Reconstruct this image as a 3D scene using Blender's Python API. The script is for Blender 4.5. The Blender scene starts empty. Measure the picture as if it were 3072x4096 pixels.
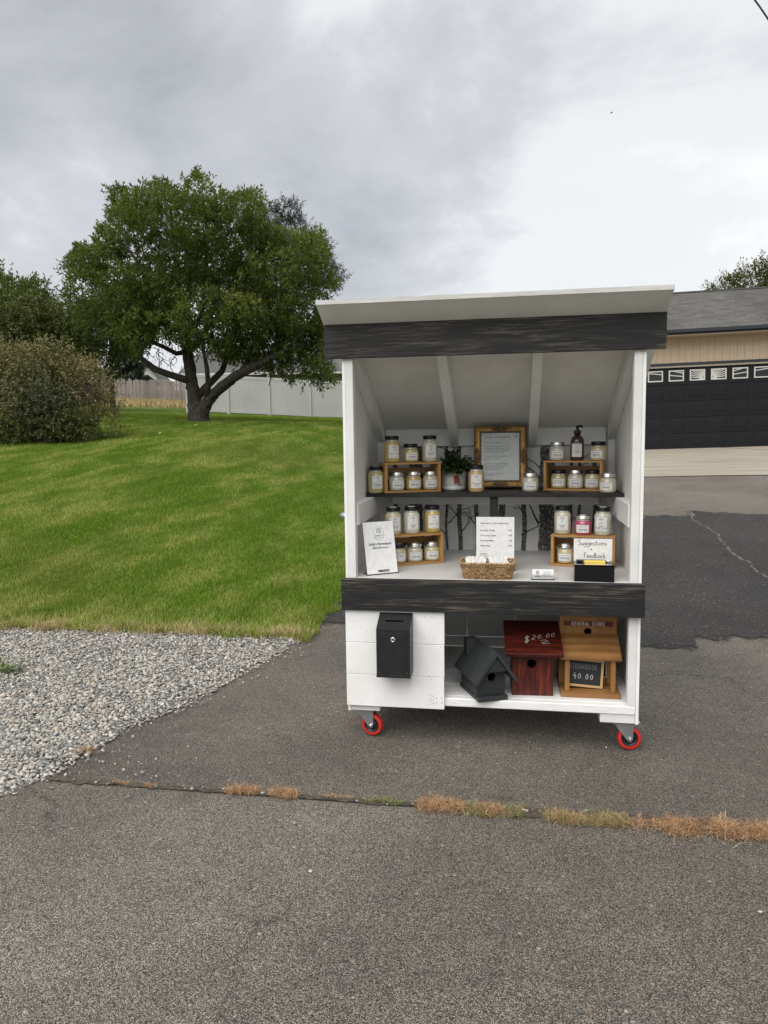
import bpy, math, random
import numpy as np
from mathutils import Vector, Matrix

random.seed(7)
RNG = np.random.default_rng(7)
scene = bpy.context.scene
COL = scene.collection
R = math.radians

# ------------------------------------------------------------------ camera
CAM = Vector((0.0864, -3.0813, 1.3242))
cam_data = bpy.data.cameras.new("camera")
cam = bpy.data.objects.new("camera", cam_data)
COL.objects.link(cam)
_yaw, _pitch, _roll = 0.169067, -0.102522, -0.013012
_f = Vector((-math.sin(_yaw) * math.cos(_pitch), math.cos(_yaw) * math.cos(_pitch), math.sin(_pitch)))
_r0 = Vector((math.cos(_yaw), math.sin(_yaw), 0))
_u0 = _r0.cross(_f)
_r = math.cos(_roll) * _r0 + math.sin(_roll) * _u0
_u = -math.sin(_roll) * _r0 + math.cos(_roll) * _u0
M = Matrix((( _r.x, _u.x, -_f.x, CAM.x), (_r.y, _u.y, -_f.y, CAM.y), (_r.z, _u.z, -_f.z, CAM.z), (0, 0, 0, 1)))
cam.matrix_world = M
cam_data.sensor_fit = 'AUTO'
cam_data.sensor_width = 36.0
cam_data.lens = 26.114
cam_data.clip_start = 0.05
cam_data.clip_end = 3000
scene.camera = cam

# ------------------------------------------------------------------ light
SUN_EL, SUN_AZ = R(52), R(200)           # azimuth clockwise from +Y: behind the camera, a little to the left
SKY_K = 0.64
SKY_OFF = ((14.798, 18.826, 0), (0.580, 9.692, 0))
world = bpy.data.worlds.new("World")
scene.world = world
world.use_nodes = True
def build_world():
    nt = world.node_tree; N = nt.nodes; L = nt.links
    N.clear()
    out = N.new('ShaderNodeOutputWorld'); bg = N.new('ShaderNodeBackground')
    L.new(bg.outputs[0], out.inputs[0])
    sky = N.new('ShaderNodeTexSky'); sky.sky_type = 'NISHITA'; sky.sun_disc = False
    sky.sun_elevation = SUN_EL; sky.sun_rotation = SUN_AZ
    tc = N.new('ShaderNodeTexCoord')
    sep = N.new('ShaderNodeSeparateXYZ'); L.new(tc.outputs['Generated'], sep.inputs[0])
    def math_(op, a, b=None, c=None):
        n = N.new('ShaderNodeMath'); n.operation = op
        for i, v in enumerate((a, b, c)):
            if v is None: continue
            if isinstance(v, (int, float)): n.inputs[i].default_value = v
            else: L.new(v, n.inputs[i])
        return n.outputs[0]
    zc = math_('MAXIMUM', sep.outputs[2], 0.0)
    den = math_('ADD', zc, 0.42)
    px = math_('DIVIDE', sep.outputs[0], den); py = math_('DIVIDE', sep.outputs[1], den)
    comb = N.new('ShaderNodeCombineXYZ'); L.new(px, comb.inputs[0]); L.new(py, comb.inputs[1])
    def noise(scale, detail, dist, off, rough=0.55):
        mp = N.new('ShaderNodeMapping'); mp.inputs['Location'].default_value = off
        L.new(comb.outputs[0], mp.inputs[0])
        n = N.new('ShaderNodeTexNoise'); n.inputs['Scale'].default_value = scale
        n.inputs['Detail'].default_value = detail; n.inputs['Distortion'].default_value = dist
        n.inputs['Roughness'].default_value = rough
        L.new(mp.outputs[0], n.inputs['Vector']); return n.outputs['Fac']
    big = noise(0.95, 2.0, 0.1, SKY_OFF[0])
    mid = noise(2.4, 9.0, 0.25, SKY_OFF[1], 0.6)
    v = math_('ADD', math_('MULTIPLY', big, 0.55), math_('MULTIPLY', mid, 0.45))
    v = math_('MULTIPLY_ADD', math_('SUBTRACT', v, 0.50), 1.3, 0.49)
    ramp = N.new('ShaderNodeValToRGB'); L.new(v, ramp.inputs[0])
    e = ramp.color_ramp.elements
    e[0].position = 0.22; e[0].color = (0.25, 0.26, 0.285, 1)
    m = e.new(0.38); m.color = (0.345, 0.356, 0.382, 1)
    e[1].position = 0.66; e[1].color = (0.61, 0.616, 0.622, 1)
    m = e.new(0.47); m.color = (0.455, 0.466, 0.49, 1)
    m = e.new(0.55); m.color = (0.60, 0.608, 0.62, 1)
    # the cloud is a little thinner and paler low down
    grad = math_('MULTIPLY_ADD', zc, -0.10, 1.07)
    cl = N.new('ShaderNodeVectorMath'); cl.operation = 'SCALE'
    L.new(ramp.outputs[0], cl.inputs[0]); L.new(math_('MULTIPLY', grad, 10.0 * SKY_K), cl.inputs['Scale'])
    mix = N.new('ShaderNodeMix'); mix.data_type = 'RGBA'; mix.inputs[0].default_value = 0.96
    L.new(sky.outputs[0], mix.inputs[6]); L.new(cl.outputs[0], mix.inputs[7])
    L.new(mix.outputs[2], bg.inputs['Color'])
    bg.inputs['Strength'].default_value = 0.10
build_world()
sun_data = bpy.data.lights.new("sun", 'SUN')
sun_data.energy = 1.5
sun_data.angle = R(65)
sun_data.color = (1.0, 0.965, 0.92)
sun = bpy.data.objects.new("sun", sun_data)
COL.objects.link(sun)
sdir = Vector((math.sin(SUN_AZ) * math.cos(SUN_EL), math.cos(SUN_AZ) * math.cos(SUN_EL), math.sin(SUN_EL)))
sun.rotation_euler = sdir.to_track_quat('Z', 'Y').to_euler()
vs = scene.view_settings
vs.view_transform = 'Standard'; vs.look = 'None'; vs.exposure = 1.15; vs.gamma = 1.0
vs.use_curve_mapping = False
scene.cycles.max_bounces = 8
scene.cycles.transparent_max_bounces = 16
scene.cycles.caustics_reflective = False
scene.cycles.caustics_refractive = False

# ------------------------------------------------------------------ helpers
def lerp(a, b, t): return a + (b - a) * t

class MB:
    """collects shapes into one mesh"""
    def __init__(self): self.v = []; self.f = []; self.sm = []
    def add(self, verts, faces, m=None, smooth=False):
        o = len(self.v)
        if m is not None: verts = [m @ Vector(p) for p in verts]
        self.v += [tuple(p) for p in verts]
        self.f += [tuple(i + o for i in f) for f in faces]
        self.sm += [smooth] * len(faces)
        return self
    def box(self, lo, hi, m=None, c=0.0):
        cx = [(a + b) / 2 for a, b in zip(lo, hi)]; h = [abs(b - a) / 2 for a, b in zip(lo, hi)]
        c = min(c, min(h) * 0.45)
        if c <= 0:
            vs_ = [(cx[0] + sx * h[0], cx[1] + sy * h[1], cx[2] + sz * h[2]) for sx in (-1, 1) for sy in (-1, 1) for sz in (-1, 1)]
            return self.add(vs_, [(0, 1, 3, 2), (4, 6, 7, 5), (0, 4, 5, 1), (2, 3, 7, 6), (0, 2, 6, 4), (1, 5, 7, 3)], m)
        idx = {}; vs_ = []
        for sx in (-1, 1):
            for sy in (-1, 1):
                for sz in (-1, 1):
                    for ax in range(3):
                        p = [sx * (h[0] - c), sy * (h[1] - c), sz * (h[2] - c)]
                        s = (sx, sy, sz)[ax]; p[ax] = s * h[ax]
                        idx[(sx, sy, sz, ax)] = len(vs_); vs_.append(p)
        fs = []
        S = (-1, 1)
        for ax in range(3):
            o = [i for i in range(3) if i != ax]
            for s in S:
                q = []
                for a, b in ((-1, -1), (1, -1), (1, 1), (-1, 1)):
                    k = [0, 0, 0]; k[ax] = s; k[o[0]] = a; k[o[1]] = b; q.append(idx[(*k, ax)])
                fs.append(q)
            for a in S:
                for b in S:      # edge along ax
                    k0 = [0, 0, 0]; k0[o[0]] = a; k0[o[1]] = b
                    k1 = list(k0); k0[ax] = -1; k1[ax] = 1
                    fs.append([idx[(*k0, o[0])], idx[(*k1, o[0])], idx[(*k1, o[1])], idx[(*k0, o[1])]])
        for sx in S:
            for sy in S:
                for sz in S: fs.append([idx[(sx, sy, sz, a)] for a in range(3)])
        out = []
        for q in fs:
            P = [Vector(vs_[i]) for i in q]
            n = (P[1] - P[0]).cross(P[2] - P[0]); g = sum(P, Vector()) / len(P)
            out.append(tuple(q) if n.dot(g) > 0 else tuple(reversed(q)))
        vs_ = [(p[0] + cx[0], p[1] + cx[1], p[2] + cx[2]) for p in vs_]
        return self.add(vs_, out, m)
    def prism(self, poly, a, b, axis=0, m=None):
        """polygon (2d, in the other two axes in order) pulled along axis from a to b"""
        n = len(poly); vs_ = []
        for t in (a, b):
            for p in poly:
                q = list(p); q.insert(axis, t); vs_.append(tuple(q))
        fs = [tuple(range(n))[::-1], tuple(range(n, 2 * n))] + [(i, (i + 1) % n, n + (i + 1) % n, n + i) for i in range(n)]
        return self.add(vs_, fs, m)
    def lathe(self, prof, n=24, m=None, smooth=True, cap0=True, cap1=True):
        vs_ = []
        for r_, z in prof:
            for k in range(n):
                a = 2 * math.pi * k / n; vs_.append((r_ * math.cos(a), r_ * math.sin(a), z))
        fs = []
        for i in range(len(prof) - 1):
            for k in range(n):
                k2 = (k + 1) % n; fs.append((i * n + k, i * n + k2, (i + 1) * n + k2, (i + 1) * n + k))
        self.add(vs_, fs, m, smooth)
        o = len(self.v) - len(vs_)
        if cap0: self.f.append(tuple(o + k for k in range(n))[::-1]); self.sm.append(False)
        if cap1: self.f.append(tuple(o + (len(prof) - 1) * n + k for k in range(n))); self.sm.append(False)
        return self
    def tube(self, pts, rad, n=8, m=None, cap=True, smooth=True):
        pts = [Vector(p) for p in pts]
        if isinstance(rad, (int, float)): rad = [rad] * len(pts)
        vs_ = []; prev = None
        for i, p in enumerate(pts):
            t = (pts[min(i + 1, len(pts) - 1)] - pts[max(i - 1, 0)])
            if t.length < 1e-9: t = Vector((0, 0, 1))
            t.normalize()
            if prev is None:
                a = Vector((0, 0, 1)) if abs(t.z) < .9 else Vector((1, 0, 0))
                x = t.cross(a).normalized()
            else:
                x = (prev - t * prev.dot(t))
                x = x.normalized() if x.length > 1e-6 else t.orthogonal().normalized()
            prev = x; y = t.cross(x)
            for k in range(n):
                a = 2 * math.pi * k / n; vs_.append(p + (x * math.cos(a) + y * math.sin(a)) * rad[i])
        fs = [(i * n + k, i * n + (k + 1) % n, (i + 1) * n + (k + 1) % n, (i + 1) * n + k) for i in range(len(pts) - 1) for k in range(n)]
        if cap: fs += [tuple(range(n))[::-1], tuple((len(pts) - 1) * n + k for k in range(n))]
        return self.add(vs_, fs, m, smooth)
    def ribbon(self, pts, w, m=None, up=Vector((0, 1, 0))):
        """flat strip through points, lying across `up`"""
        pts = [Vector(p) for p in pts]; up = Vector(up)
        if isinstance(w, (int, float)): w = [w] * len(pts)
        vs_ = []
        for i, p in enumerate(pts):
            t = pts[min(i + 1, len(pts) - 1)] - pts[max(i - 1, 0)]
            if t.length < 1e-9: t = Vector((1, 0, 0))
            s = up.cross(t).normalized() * (w[i] / 2)
            vs_ += [p - s, p + s]
        return self.add(vs_, [(2 * i, 2 * i + 2, 2 * i + 3, 2 * i + 1) for i in range(len(pts) - 1)], m)
    def mesh(self, name):
        me = bpy.data.meshes.new(name)
        me.from_pydata(self.v, [], self.f)
        me.polygons.foreach_set('use_smooth', self.sm)
        me.update(); return me
    def build(self, name, mat=None, parent=None):
        me = self.mesh(name)
        if mat: me.materials.append(mat)
        return link(name, me, parent)

def link(name, data, parent=None):
    o = bpy.data.objects.new(name, data); COL.objects.link(o)
    if parent is not None: o.parent = parent
    return o
def tag(o, label=None, cat=None, group=None, kind=None):
    if label: o['label'] = label
    if cat: o['category'] = cat
    if group: o['group'] = group
    if kind: o['kind'] = kind
    return o
def empty(name, loc=(0, 0, 0), rz=0.0):
    o = link(name, None); o.location = loc; o.rotation_euler = (0, 0, rz); o.empty_display_size = .05
    return o
def np_mesh(name, verts, faces, mat, parent=None, rnd=None, smooth=False):
    verts = np.asarray(verts, np.float32); faces = np.asarray(faces, np.int32); k = faces.shape[1]
    me = bpy.data.meshes.new(name)
    me.vertices.add(len(verts)); me.vertices.foreach_set('co', verts.ravel())
    me.loops.add(faces.size); me.loops.foreach_set('vertex_index', faces.ravel())
    me.polygons.add(len(faces)); me.polygons.foreach_set('loop_start', np.arange(0, faces.size, k, dtype=np.int32))
    if smooth: me.polygons.foreach_set('use_smooth', np.ones(len(faces), bool))
    if rnd is not None:
        at = me.attributes.new('rnd', 'FLOAT', 'POINT'); at.data.foreach_set('value', np.asarray(rnd, np.float32))
    me.update(calc_edges=True); me.validate()
    me.materials.append(mat)
    return link(name, me, parent)

# ---- materials
MATS = {}
def srgb(r, g, b):
    f = lambda c: c / 12.92 if c <= 0.04045 else ((c + 0.055) / 1.055) ** 2.4
    return (f(r / 255), f(g / 255), f(b / 255), 1)
class NT:
    def __init__(self, name):
        self.m = bpy.data.materials.new(name); self.m.use_nodes = True
        self.t = self.m.node_tree; self.N = self.t.nodes; self.L = self.t.links
        self.b = self.N['Principled BSDF']; MATS[name] = self.m
        self.tc = self.N.new('ShaderNodeTexCoord')
    def set(self, **k):
        for n, v in k.items():
            self.b.inputs[n.replace('_', ' ')].default_value = v
        return self
    def mapping(self, scale=(1, 1, 1), rot=(0, 0, 0), loc=(0, 0, 0), src='Object'):
        mp = self.N.new('ShaderNodeMapping'); mp.inputs['Scale'].default_value = scale
        mp.inputs['Rotation'].default_value = rot; mp.inputs['Location'].default_value = loc
        self.L.new(self.tc.outputs[src], mp.inputs[0]); return mp.outputs[0]
    def noise(self, vec, scale, detail=4, rough=.55, dist=0, out='Fac'):
        n = self.N.new('ShaderNodeTexNoise'); n.inputs['Scale'].default_value = scale; n.inputs['Detail'].default_value = detail
        n.inputs['Roughness'].default_value = rough; n.inputs['Distortion'].default_value = dist
        self.L.new(vec, n.inputs['Vector']); return n.outputs[out]
    def voro(self, vec, scale, feature='F1', out='Distance', rand=1.0):
        n = self.N.new('ShaderNodeTexVoronoi'); n.feature = feature; n.inputs['Scale'].default_value = scale
        n.inputs['Randomness'].default_value = rand
        self.L.new(vec, n.inputs['Vector']); return n.outputs[out]
    def wave(self, vec, scale, dist=0, detail=2, typ='BANDS', dirn='X', dscale=1.0):
        n = self.N.new('ShaderNodeTexWave'); n.wave_type = typ
        if typ == 'BANDS': n.bands_direction = dirn
        else: n.rings_direction = dirn
        n.inputs['Scale'].default_value = scale; n.inputs['Distortion'].default_value = dist; n.inputs['Detail'].default_value = detail
        n.inputs['Detail Scale'].default_value = dscale
        self.L.new(vec, n.inputs['Vector']); return n.outputs['Fac']
    def ramp(self, fac, stops, interp='LINEAR'):
        n = self.N.new('ShaderNodeValToRGB'); e = n.color_ramp.elements; n.color_ramp.interpolation = interp
        e[0].position, e[0].color = stops[0][0], stops[0][1]; e[1].position, e[1].color = stops[-1][0], stops[-1][1]
        for p, c in stops[1:-1]: q = e.new(p); q.color = c
        self.L.new(fac, n.inputs[0]); return n.outputs[0]
    def mix(self, fac, a, b, mode='MIX'):
        n = self.N.new('ShaderNodeMix'); n.data_type = 'RGBA'; n.blend_type = mode
        for i, v in ((0, fac), (6, a), (7, b)):
            if isinstance(v, (int, float)): n.inputs[i].default_value = v
            elif isinstance(v, tuple): n.inputs[i].default_value = v
            else: self.L.new(v, n.inputs[i])
        return n.outputs[2]
    def math(self, op, a, b=0.0):
        n = self.N.new('ShaderNodeMath'); n.operation = op
        for i, v in enumerate((a, b)):
            if isinstance(v, (int, float)): n.inputs[i].default_value = v
            else: self.L.new(v, n.inputs[i])
        return n.outputs[0]
    def attr(self, name='rnd'):
        n = self.N.new('ShaderNodeAttribute'); n.attribute_name = name; return n.outputs['Fac']
    def objrand(self):
        n = self.N.new('ShaderNodeObjectInfo'); return n.outputs['Random']
    def color(self, c): self.L.new(c, self.b.inputs['Base Color']); return self
    def rough(self, c): self.L.new(c, self.b.inputs['Roughness']); return self
    def bump(self, h, strength=.3, dist=.01):
        n = self.N.new('ShaderNodeBump'); n.inputs['Strength'].default_value = strength; n.inputs['Distance'].default_value = dist
        self.L.new(h, n.inputs['Height']); self.L.new(n.outputs[0], self.b.inputs['Normal']); return self

def plain(name, col, rough=.5, metal=0.0, coat=0.0, spec=.5):
    m = NT(name); m.set(Base_Color=col, Roughness=rough, Metallic=metal, Coat_Weight=coat, Specular_IOR_Level=spec)
    v = m.noise(m.mapping(), 60, 3); m.color(m.mix(1.0, m.mix(.0, col, col), m.ramp(v, [(.3, (.86, .86, .86, 1)), (.7, (1, 1, 1, 1))]), 'MULTIPLY'))
    return m.m

def make_materials():
    # white painted lumber, smooth and rough-sawn
    for nm, sc, st, wear in (('white_paint', (1, 1, 1), .12, .0), ('white_rough', (1, 1, 1), .55, .12), ('white_worn', (1, 1, 1), .35, .45)):
        m = NT(nm); o = m.mapping()
        n1 = m.noise(o, 5.5, 5, .6); n2 = m.noise(m.mapping((4, 40, 40)), 3, 5, .6)
        base = m.ramp(n1, [(.25, (.74, .735, .71, 1)), (.6, (.86, .86, .85, 1))])
        if wear:
            w = m.ramp(m.noise(m.mapping((5, 60, 60)), 2.2, 8, .7), [(.62 - wear * .18, (0, 0, 0, 1)), (.80 - wear * .16, (1, 1, 1, 1))])
            base = m.mix(m.math('MULTIPLY', w, .55 if wear > .2 else .25), base, (.40, .38, .35, 1))
        m.color(base); m.set(Roughness=.52)
        if nm == 'white_rough':
            h = m.math('ADD', m.noise(m.mapping((60, 60, 260)), 3, 4, .7), m.noise(o, 260, 2)); m.bump(h, .75, .004)
        else:
            m.bump(m.math('ADD', n2, m.noise(o, 160, 2)), st, .003)
    m = NT('grey_paint'); o = m.mapping()
    m.color(m.ramp(m.noise(o, 4, 6, .65), [(.3, (.50, .49, .47, 1)), (.7, (.62, .61, .585, 1))])); m.set(Roughness=.5); m.bump(m.noise(o, 90, 3), .1, .003)
    # black stained boards with brushed streaks
    m = NT('black_stain'); o = m.mapping((3.6, 90, 80))
    a = m.noise(o, 1.6, 8, .72, .35); b = m.noise(m.mapping((2.2, 6, 9), loc=(3, 1, 2)), 1.3, 3, .5)
    k = m.math('MULTIPLY', m.ramp(a, [(.48, (0, 0, 0, 1)), (.70, (1, 1, 1, 1))]), m.ramp(b, [(.40, (.10, .10, .10, 1)), (.66, (1, 1, 1, 1))]))
    fl = m.ramp(m.noise(m.mapping((30, 60, 60)), 4, 4, .8), [(.70, (0, 0, 0, 1)), (.76, (1, 1, 1, 1))])
    c = m.mix(k, (.011, .011, .012, 1), (.17, .14, .105, 1)); c = m.mix(m.math('MULTIPLY', fl, .5), c, (.45, .43, .38, 1))
    m.color(c); m.set(Roughness=.6, Specular_IOR_Level=.35); m.bump(a, .5, .004)
    m = NT('shelf_black'); o = m.mapping((2, 20, 20))
    m.color(m.ramp(m.noise(o, 2, 6, .6), [(.3, (.012, .012, .012, 1)), (.75, (.032, .03, .028, 1))])); m.set(Roughness=.5, Specular_IOR_Level=.3); m.bump(m.noise(o, 9, 4), .15, .002)
    # woods (grain along x)
    def wood(nm, dark, light, sc=(1.2, 14, 14), rough=.5, coat=0.0, knots=False):
        m = NT(nm); o = m.mapping(sc)
        a = m.noise(o, 2.4, 6, .6, .6); w = m.wave(o, .9, 3.0, 3, 'BANDS', 'Y', 1.2)
        f = m.math('ADD', m.math('MULTIPLY', a, .55), m.math('MULTIPLY', w, .35))
        m.color(m.mix(m.math('MULTIPLY', m.objrand(), .25), m.ramp(f, [(.25, dark), (.7, light)]), dark)); m.set(Roughness=rough, Coat_Weight=coat, Coat_Roughness=.25)
        m.bump(a, .15, .002); return m
    wood('pine_crate', (.40, .215, .070, 1), (.60, .36, .14, 1))
    wood('pine_dark', (.30, .135, .04, 1), (.47, .25, .085, 1))
    wood('cedar', (.25, .115, .035, 1), (.44, .225, .075, 1), (3, 9, 9))
    m = wood('cedar_knot', (.27, .125, .04, 1), (.46, .245, .085, 1), (3, 9, 9))
    src = m.b.inputs['Base Color'].links[0].from_socket
    sub = m.N.new('ShaderNodeVectorMath'); sub.operation = 'SUBTRACT'; sub.inputs[1].default_value = (.047, .0586, .205); m.L.new(m.mapping(), sub.inputs[0])
    scl = m.N.new('ShaderNodeVectorMath'); scl.operation = 'MULTIPLY'; scl.inputs[1].default_value = (.55, 1.25, 1.25); m.L.new(sub.outputs[0], scl.inputs[0])
    ln = m.N.new('ShaderNodeVectorMath'); ln.operation = 'LENGTH'; m.L.new(scl.outputs[0], ln.inputs[0])
    dd = m.math('ADD', ln.outputs['Value'], m.math('MULTIPLY', m.noise(m.mapping(), 22, 3), .012))
    ring = m.math('MULTIPLY', m.math('ADD', m.math('SINE', m.math('MULTIPLY', dd, 950.0)), 1.0), .5); fade = m.ramp(dd, [(.006, (1, 1, 1, 1)), (.055, (0, 0, 0, 1))])
    m.color(m.mix(m.math('MULTIPLY', m.math('MULTIPLY', ring, fade), .75), src, (.16, .065, .02, 1)))
    wood('cedar_upright', (.27, .125, .035, 1), (.43, .215, .065, 1), (14, 14, 1.4))
    wood('frame_pine', (.50, .32, .14, 1), (.62, .43, .22, 1))
    # red mahogany stain
    for nm, sc in (('red_stain', (2.2, 22, 22)), ('red_stain_upright', (22, 22, 2.2))):
        m = NT(nm); o = m.mapping(sc); a = m.noise(o, 2.2, 7, .65, .5)
        m.color(m.ramp(a, [(.30, (.012, .003, .002, 1)), (.5, (.060, .008, .005, 1)), (.74, (.19, .032, .012, 1))])); m.set(Roughness=.45, Coat_Weight=.12, Coat_Roughness=.25, Specular_IOR_Level=.35); m.bump(a, .2, .002)
    m = NT('charcoal_paint'); o = m.mapping(); a = m.noise(o, 9, 6, .6)
    m.color(m.ramp(a, [(.3, (.022, .025, .027, 1)), (.75, (.045, .049, .052, 1))])); m.set(Roughness=.5); m.bump(m.noise(m.mapping((10, 60, 60)), 4, 5), .15, .002)
    m = NT('black_metal'); o = m.mapping(); m.color(m.ramp(m.noise(o, 30, 5), [(.3, (.012, .012, .013, 1)), (.8, (.020, .020, .021, 1))])); m.set(Roughness=.42, Specular_IOR_Level=.4)
    m.bump(m.noise(o, 500, 2), .05, .001)
    plain('black_plastic', (.012, .012, .013, 1), .35)
    plain('black_lid', (.007, .007, .008, 1), .36, spec=.28)
    plain('black_acrylic', (.006, .006, .008, 1), .12)
    m = NT('silver_lid'); m.set(Base_Color=(.66, .65, .63, 1), Metallic=1.0, Roughness=.28)
    m.rough(m.ramp(m.noise(m.mapping(), 50, 3), [(.3, (.2, .2, .2, 1)), (.7, (.38, .38, .38, 1))]))
    m = NT('zinc'); m.set(Metallic=.85, Roughness=.42); m.color(m.ramp(m.noise(m.mapping(), 35, 4), [(.3, (.36, .38, .40, 1)), (.7, (.52, .54, .55, 1))]))
    m = NT('chrome'); m.set(Base_Color=(.75, .76, .77, 1), Metallic=1.0, Roughness=.16); m.rough(m.ramp(m.noise(m.mapping(), 60, 2), [(.3, (.1, .1, .1, 1)), (.7, (.24, .24, .24, 1))]))
    plain('red_rubber', (.62, .028, .022, 1), .45)
    plain('paper', (.80, .80, .79, 1), .6)
    plain('paper_grey', (.60, .62, .65, 1), .5)
    plain('ink', (.02, .02, .022, 1), .7)
    plain('ink_grey', (.10, .10, .105, 1), .7)
    plain('yellow_note', (.80, .60, .13, 1), .6)
    plain('dry_leaf', (.42, .30, .13, 1), .7)
    plain('pot_white', (.74, .73, .70, 1), .35)
    plain('tag_leather', (.30, .055, .03, 1), .6)
    plain('soil', (.02, .015, .01, 1), .9)
    plain('slate_board', (.012, .012, .014, 1), .6)
    plain('chalk', (.62, .62, .62, 1), .9)
    plain('chalk_dim', (.30, .30, .30, 1), .9)
    plain('sign_red', (.17, .018, .04, 1), .5)
    plain('sign_cream', (.72, .67, .58, 1), .6)
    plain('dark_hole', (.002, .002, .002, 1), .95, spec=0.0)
    m = NT('clear_acrylic'); gl = m.N.new('ShaderNodeBsdfGlossy'); gl.inputs['Roughness'].default_value = .04
    tr = m.N.new('ShaderNodeBsdfTransparent'); tr.inputs[0].default_value = (.94, .96, .95, 1)
    fr = m.N.new('ShaderNodeFresnel'); fr.inputs[0].default_value = 1.45; mx = m.N.new('ShaderNodeMixShader')
    m.L.new(fr.outputs[0], mx.inputs[0]); m.L.new(tr.outputs[0], mx.inputs[1]); m.L.new(gl.outputs[0], mx.inputs[2])
    m.L.new(mx.outputs[0], m.N['Material Output'].inputs[0])
    for nm, c in (('wax_yellow', (.50, .365, .11, 1)), ('wax_green', (.43, .385, .14, 1)), ('wax_cream', (.53, .455, .265, 1)), ('wax_pale', (.52, .48, .36, 1)), ('wax_white', (.55, .53, .44, 1)), ('wax_tan', (.48, .335, .155, 1)), ('wax_pink', (.46, .055, .13, 1))):
        m = NT(nm); v = m.noise(m.mapping(), 22, 4, .6)
        m.color(m.ramp(v, [(.25, tuple(x * .88 for x in c[:3]) + (1,)), (.7, c)])); m.set(Roughness=.35, Coat_Weight=1.0, Coat_Roughness=.04, Coat_IOR=1.5, Subsurface_Weight=.0)
    m = NT('jar_glass'); m.color(m.ramp(m.noise(m.mapping(), 40, 3), [(.3, (.30, .30, .24, 1)), (.7, (.44, .43, .35, 1))])); m.set(Roughness=.12, Coat_Weight=1.0, Coat_Roughness=.03)
    m = NT('amber_glass'); m.color(m.ramp(m.noise(m.mapping((1, 1, 1)), 25, 3), [(.3, (.020, .006, .002, 1)), (.75, (.075, .022, .005, 1))])); m.set(Roughness=.08, Coat_Weight=1.0, Coat_Roughness=.02)
    m = NT('gold_moulding'); v = m.noise(m.mapping(), 45, 5, .65)
    m.color(m.ramp(v, [(.3, (.26, .125, .03, 1)), (.55, (.50, .27, .075, 1)), (.8, (.62, .40, .15, 1))])); m.set(Metallic=.45, Roughness=.42); m.bump(m.noise(m.mapping(), 120, 4), .5, .003)
    m = NT('antique_bronze'); v = m.noise(m.mapping(), 130, 5, .7)
    m.color(m.ramp(v, [(.35, (.09, .065, .038, 1)), (.6, (.27, .20, .12, 1)), (.8, (.42, .34, .23, 1))])); m.set(Metallic=.4, Roughness=.5); m.bump(v, .8, .005)
    m = NT('wicker'); v = m.attr()
    m.color(m.ramp(v, [(0, (.17, .085, .03, 1)), (.5, (.36, .215, .10, 1)), (1, (.52, .36, .19, 1))])); m.set(Roughness=.6); m.bump(m.noise(m.mapping(), 300, 3), .3, .002)
    plain('film', (.74, .73, .72, 1), .22, coat=.4)
    # birch print
    m = NT('birch_bark'); o = m.mapping((60, 1, 150)); a = m.noise(o, 1.6, 5, .75, .6)
    m.color(m.ramp(a, [(.50, (.006, .006, .007, 1)), (.60, (.36, .35, .33, 1))])); m.set(Roughness=.6)
    m = NT('wallpaper'); m.color(m.ramp(m.noise(m.mapping(), 5, 4), [(.3, (.60, .60, .58, 1)), (.7, (.69, .69, .67, 1))])); m.set(Roughness=.55)
    # asphalt
    def asphalt(nm, dark, light, mul, tint, sc):
        m = NT(nm); o = m.mapping()
        cell = m.voro(o, sc, 'F1', 'Color'); sepr = m.N.new('ShaderNodeSeparateColor'); m.L.new(cell, sepr.inputs[0])
        d = m.voro(o, sc, 'F1', 'Distance')
        fine = m.noise(o, sc * 2.2, 3, .7); lump = m.noise(o, 1.1, 6, .62); mid = m.noise(o, 9, 5, .6)
        st = m.ramp(sepr.outputs[0], [(.0, dark), (.55, tuple(lerp(a, b, .35) for a, b in zip(dark, light))), (.86, tuple(lerp(a, b, .7) for a, b in zip(dark, light))), (.97, light)])
        warm = m.mix(m.ramp(sepr.outputs[1], [(.86, (0, 0, 0, 1)), (.95, (.6, .6, .6, 1))]), st, tint)
        gap = m.ramp(d, [(.25, (1, 1, 1, 1)), (.62, (.34, .34, .34, 1))])
        c = m.mix(.8, warm, gap, 'MULTIPLY')
        c = m.mix(.75, c, m.ramp(fine, [(.3, (.5, .5, .5, 1)), (.7, (1.3, 1.3, 1.3, 1))]), 'MULTIPLY')
        c = m.mix(1.0, c, m.ramp(m.math('ADD', m.math('MULTIPLY', lump, .7), m.math('MULTIPLY', mid, .3)), [(.3, (.72 * mul, .72 * mul, .73 * mul, 1)), (.7, (1.18 * mul, 1.17 * mul, 1.14 * mul, 1))]), 'MULTIPLY')
        # sparse pale and dark pebbles showing in the binder
        big = m.voro(m.mapping(loc=(3.3, 1.2, 0)), 38, 'F1', 'Distance'); bc = m.voro(m.mapping(loc=(3.3, 1.2, 0)), 38, 'F1', 'Color')
        s2 = m.N.new('ShaderNodeSeparateColor'); m.L.new(bc, s2.inputs[0])
        pk = m.math('MULTIPLY', m.ramp(big, [(.15, (1, 1, 1, 1)), (.24, (0, 0, 0, 1))]), m.ramp(s2.outputs[0], [(.55, (0, 0, 0, 1)), (.60, (1, 1, 1, 1))]))
        pc = m.ramp(s2.outputs[1], [(0, (.035, .035, .04, 1)), (.35, (.20, .185, .16, 1)), (.6, (.48, .45, .40, 1)), (.82, (.36, .19, .10, 1)), (1, (.62, .60, .55, 1))])
        c = m.mix(m.math('MULTIPLY', pk, .8), c, pc)
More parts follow.
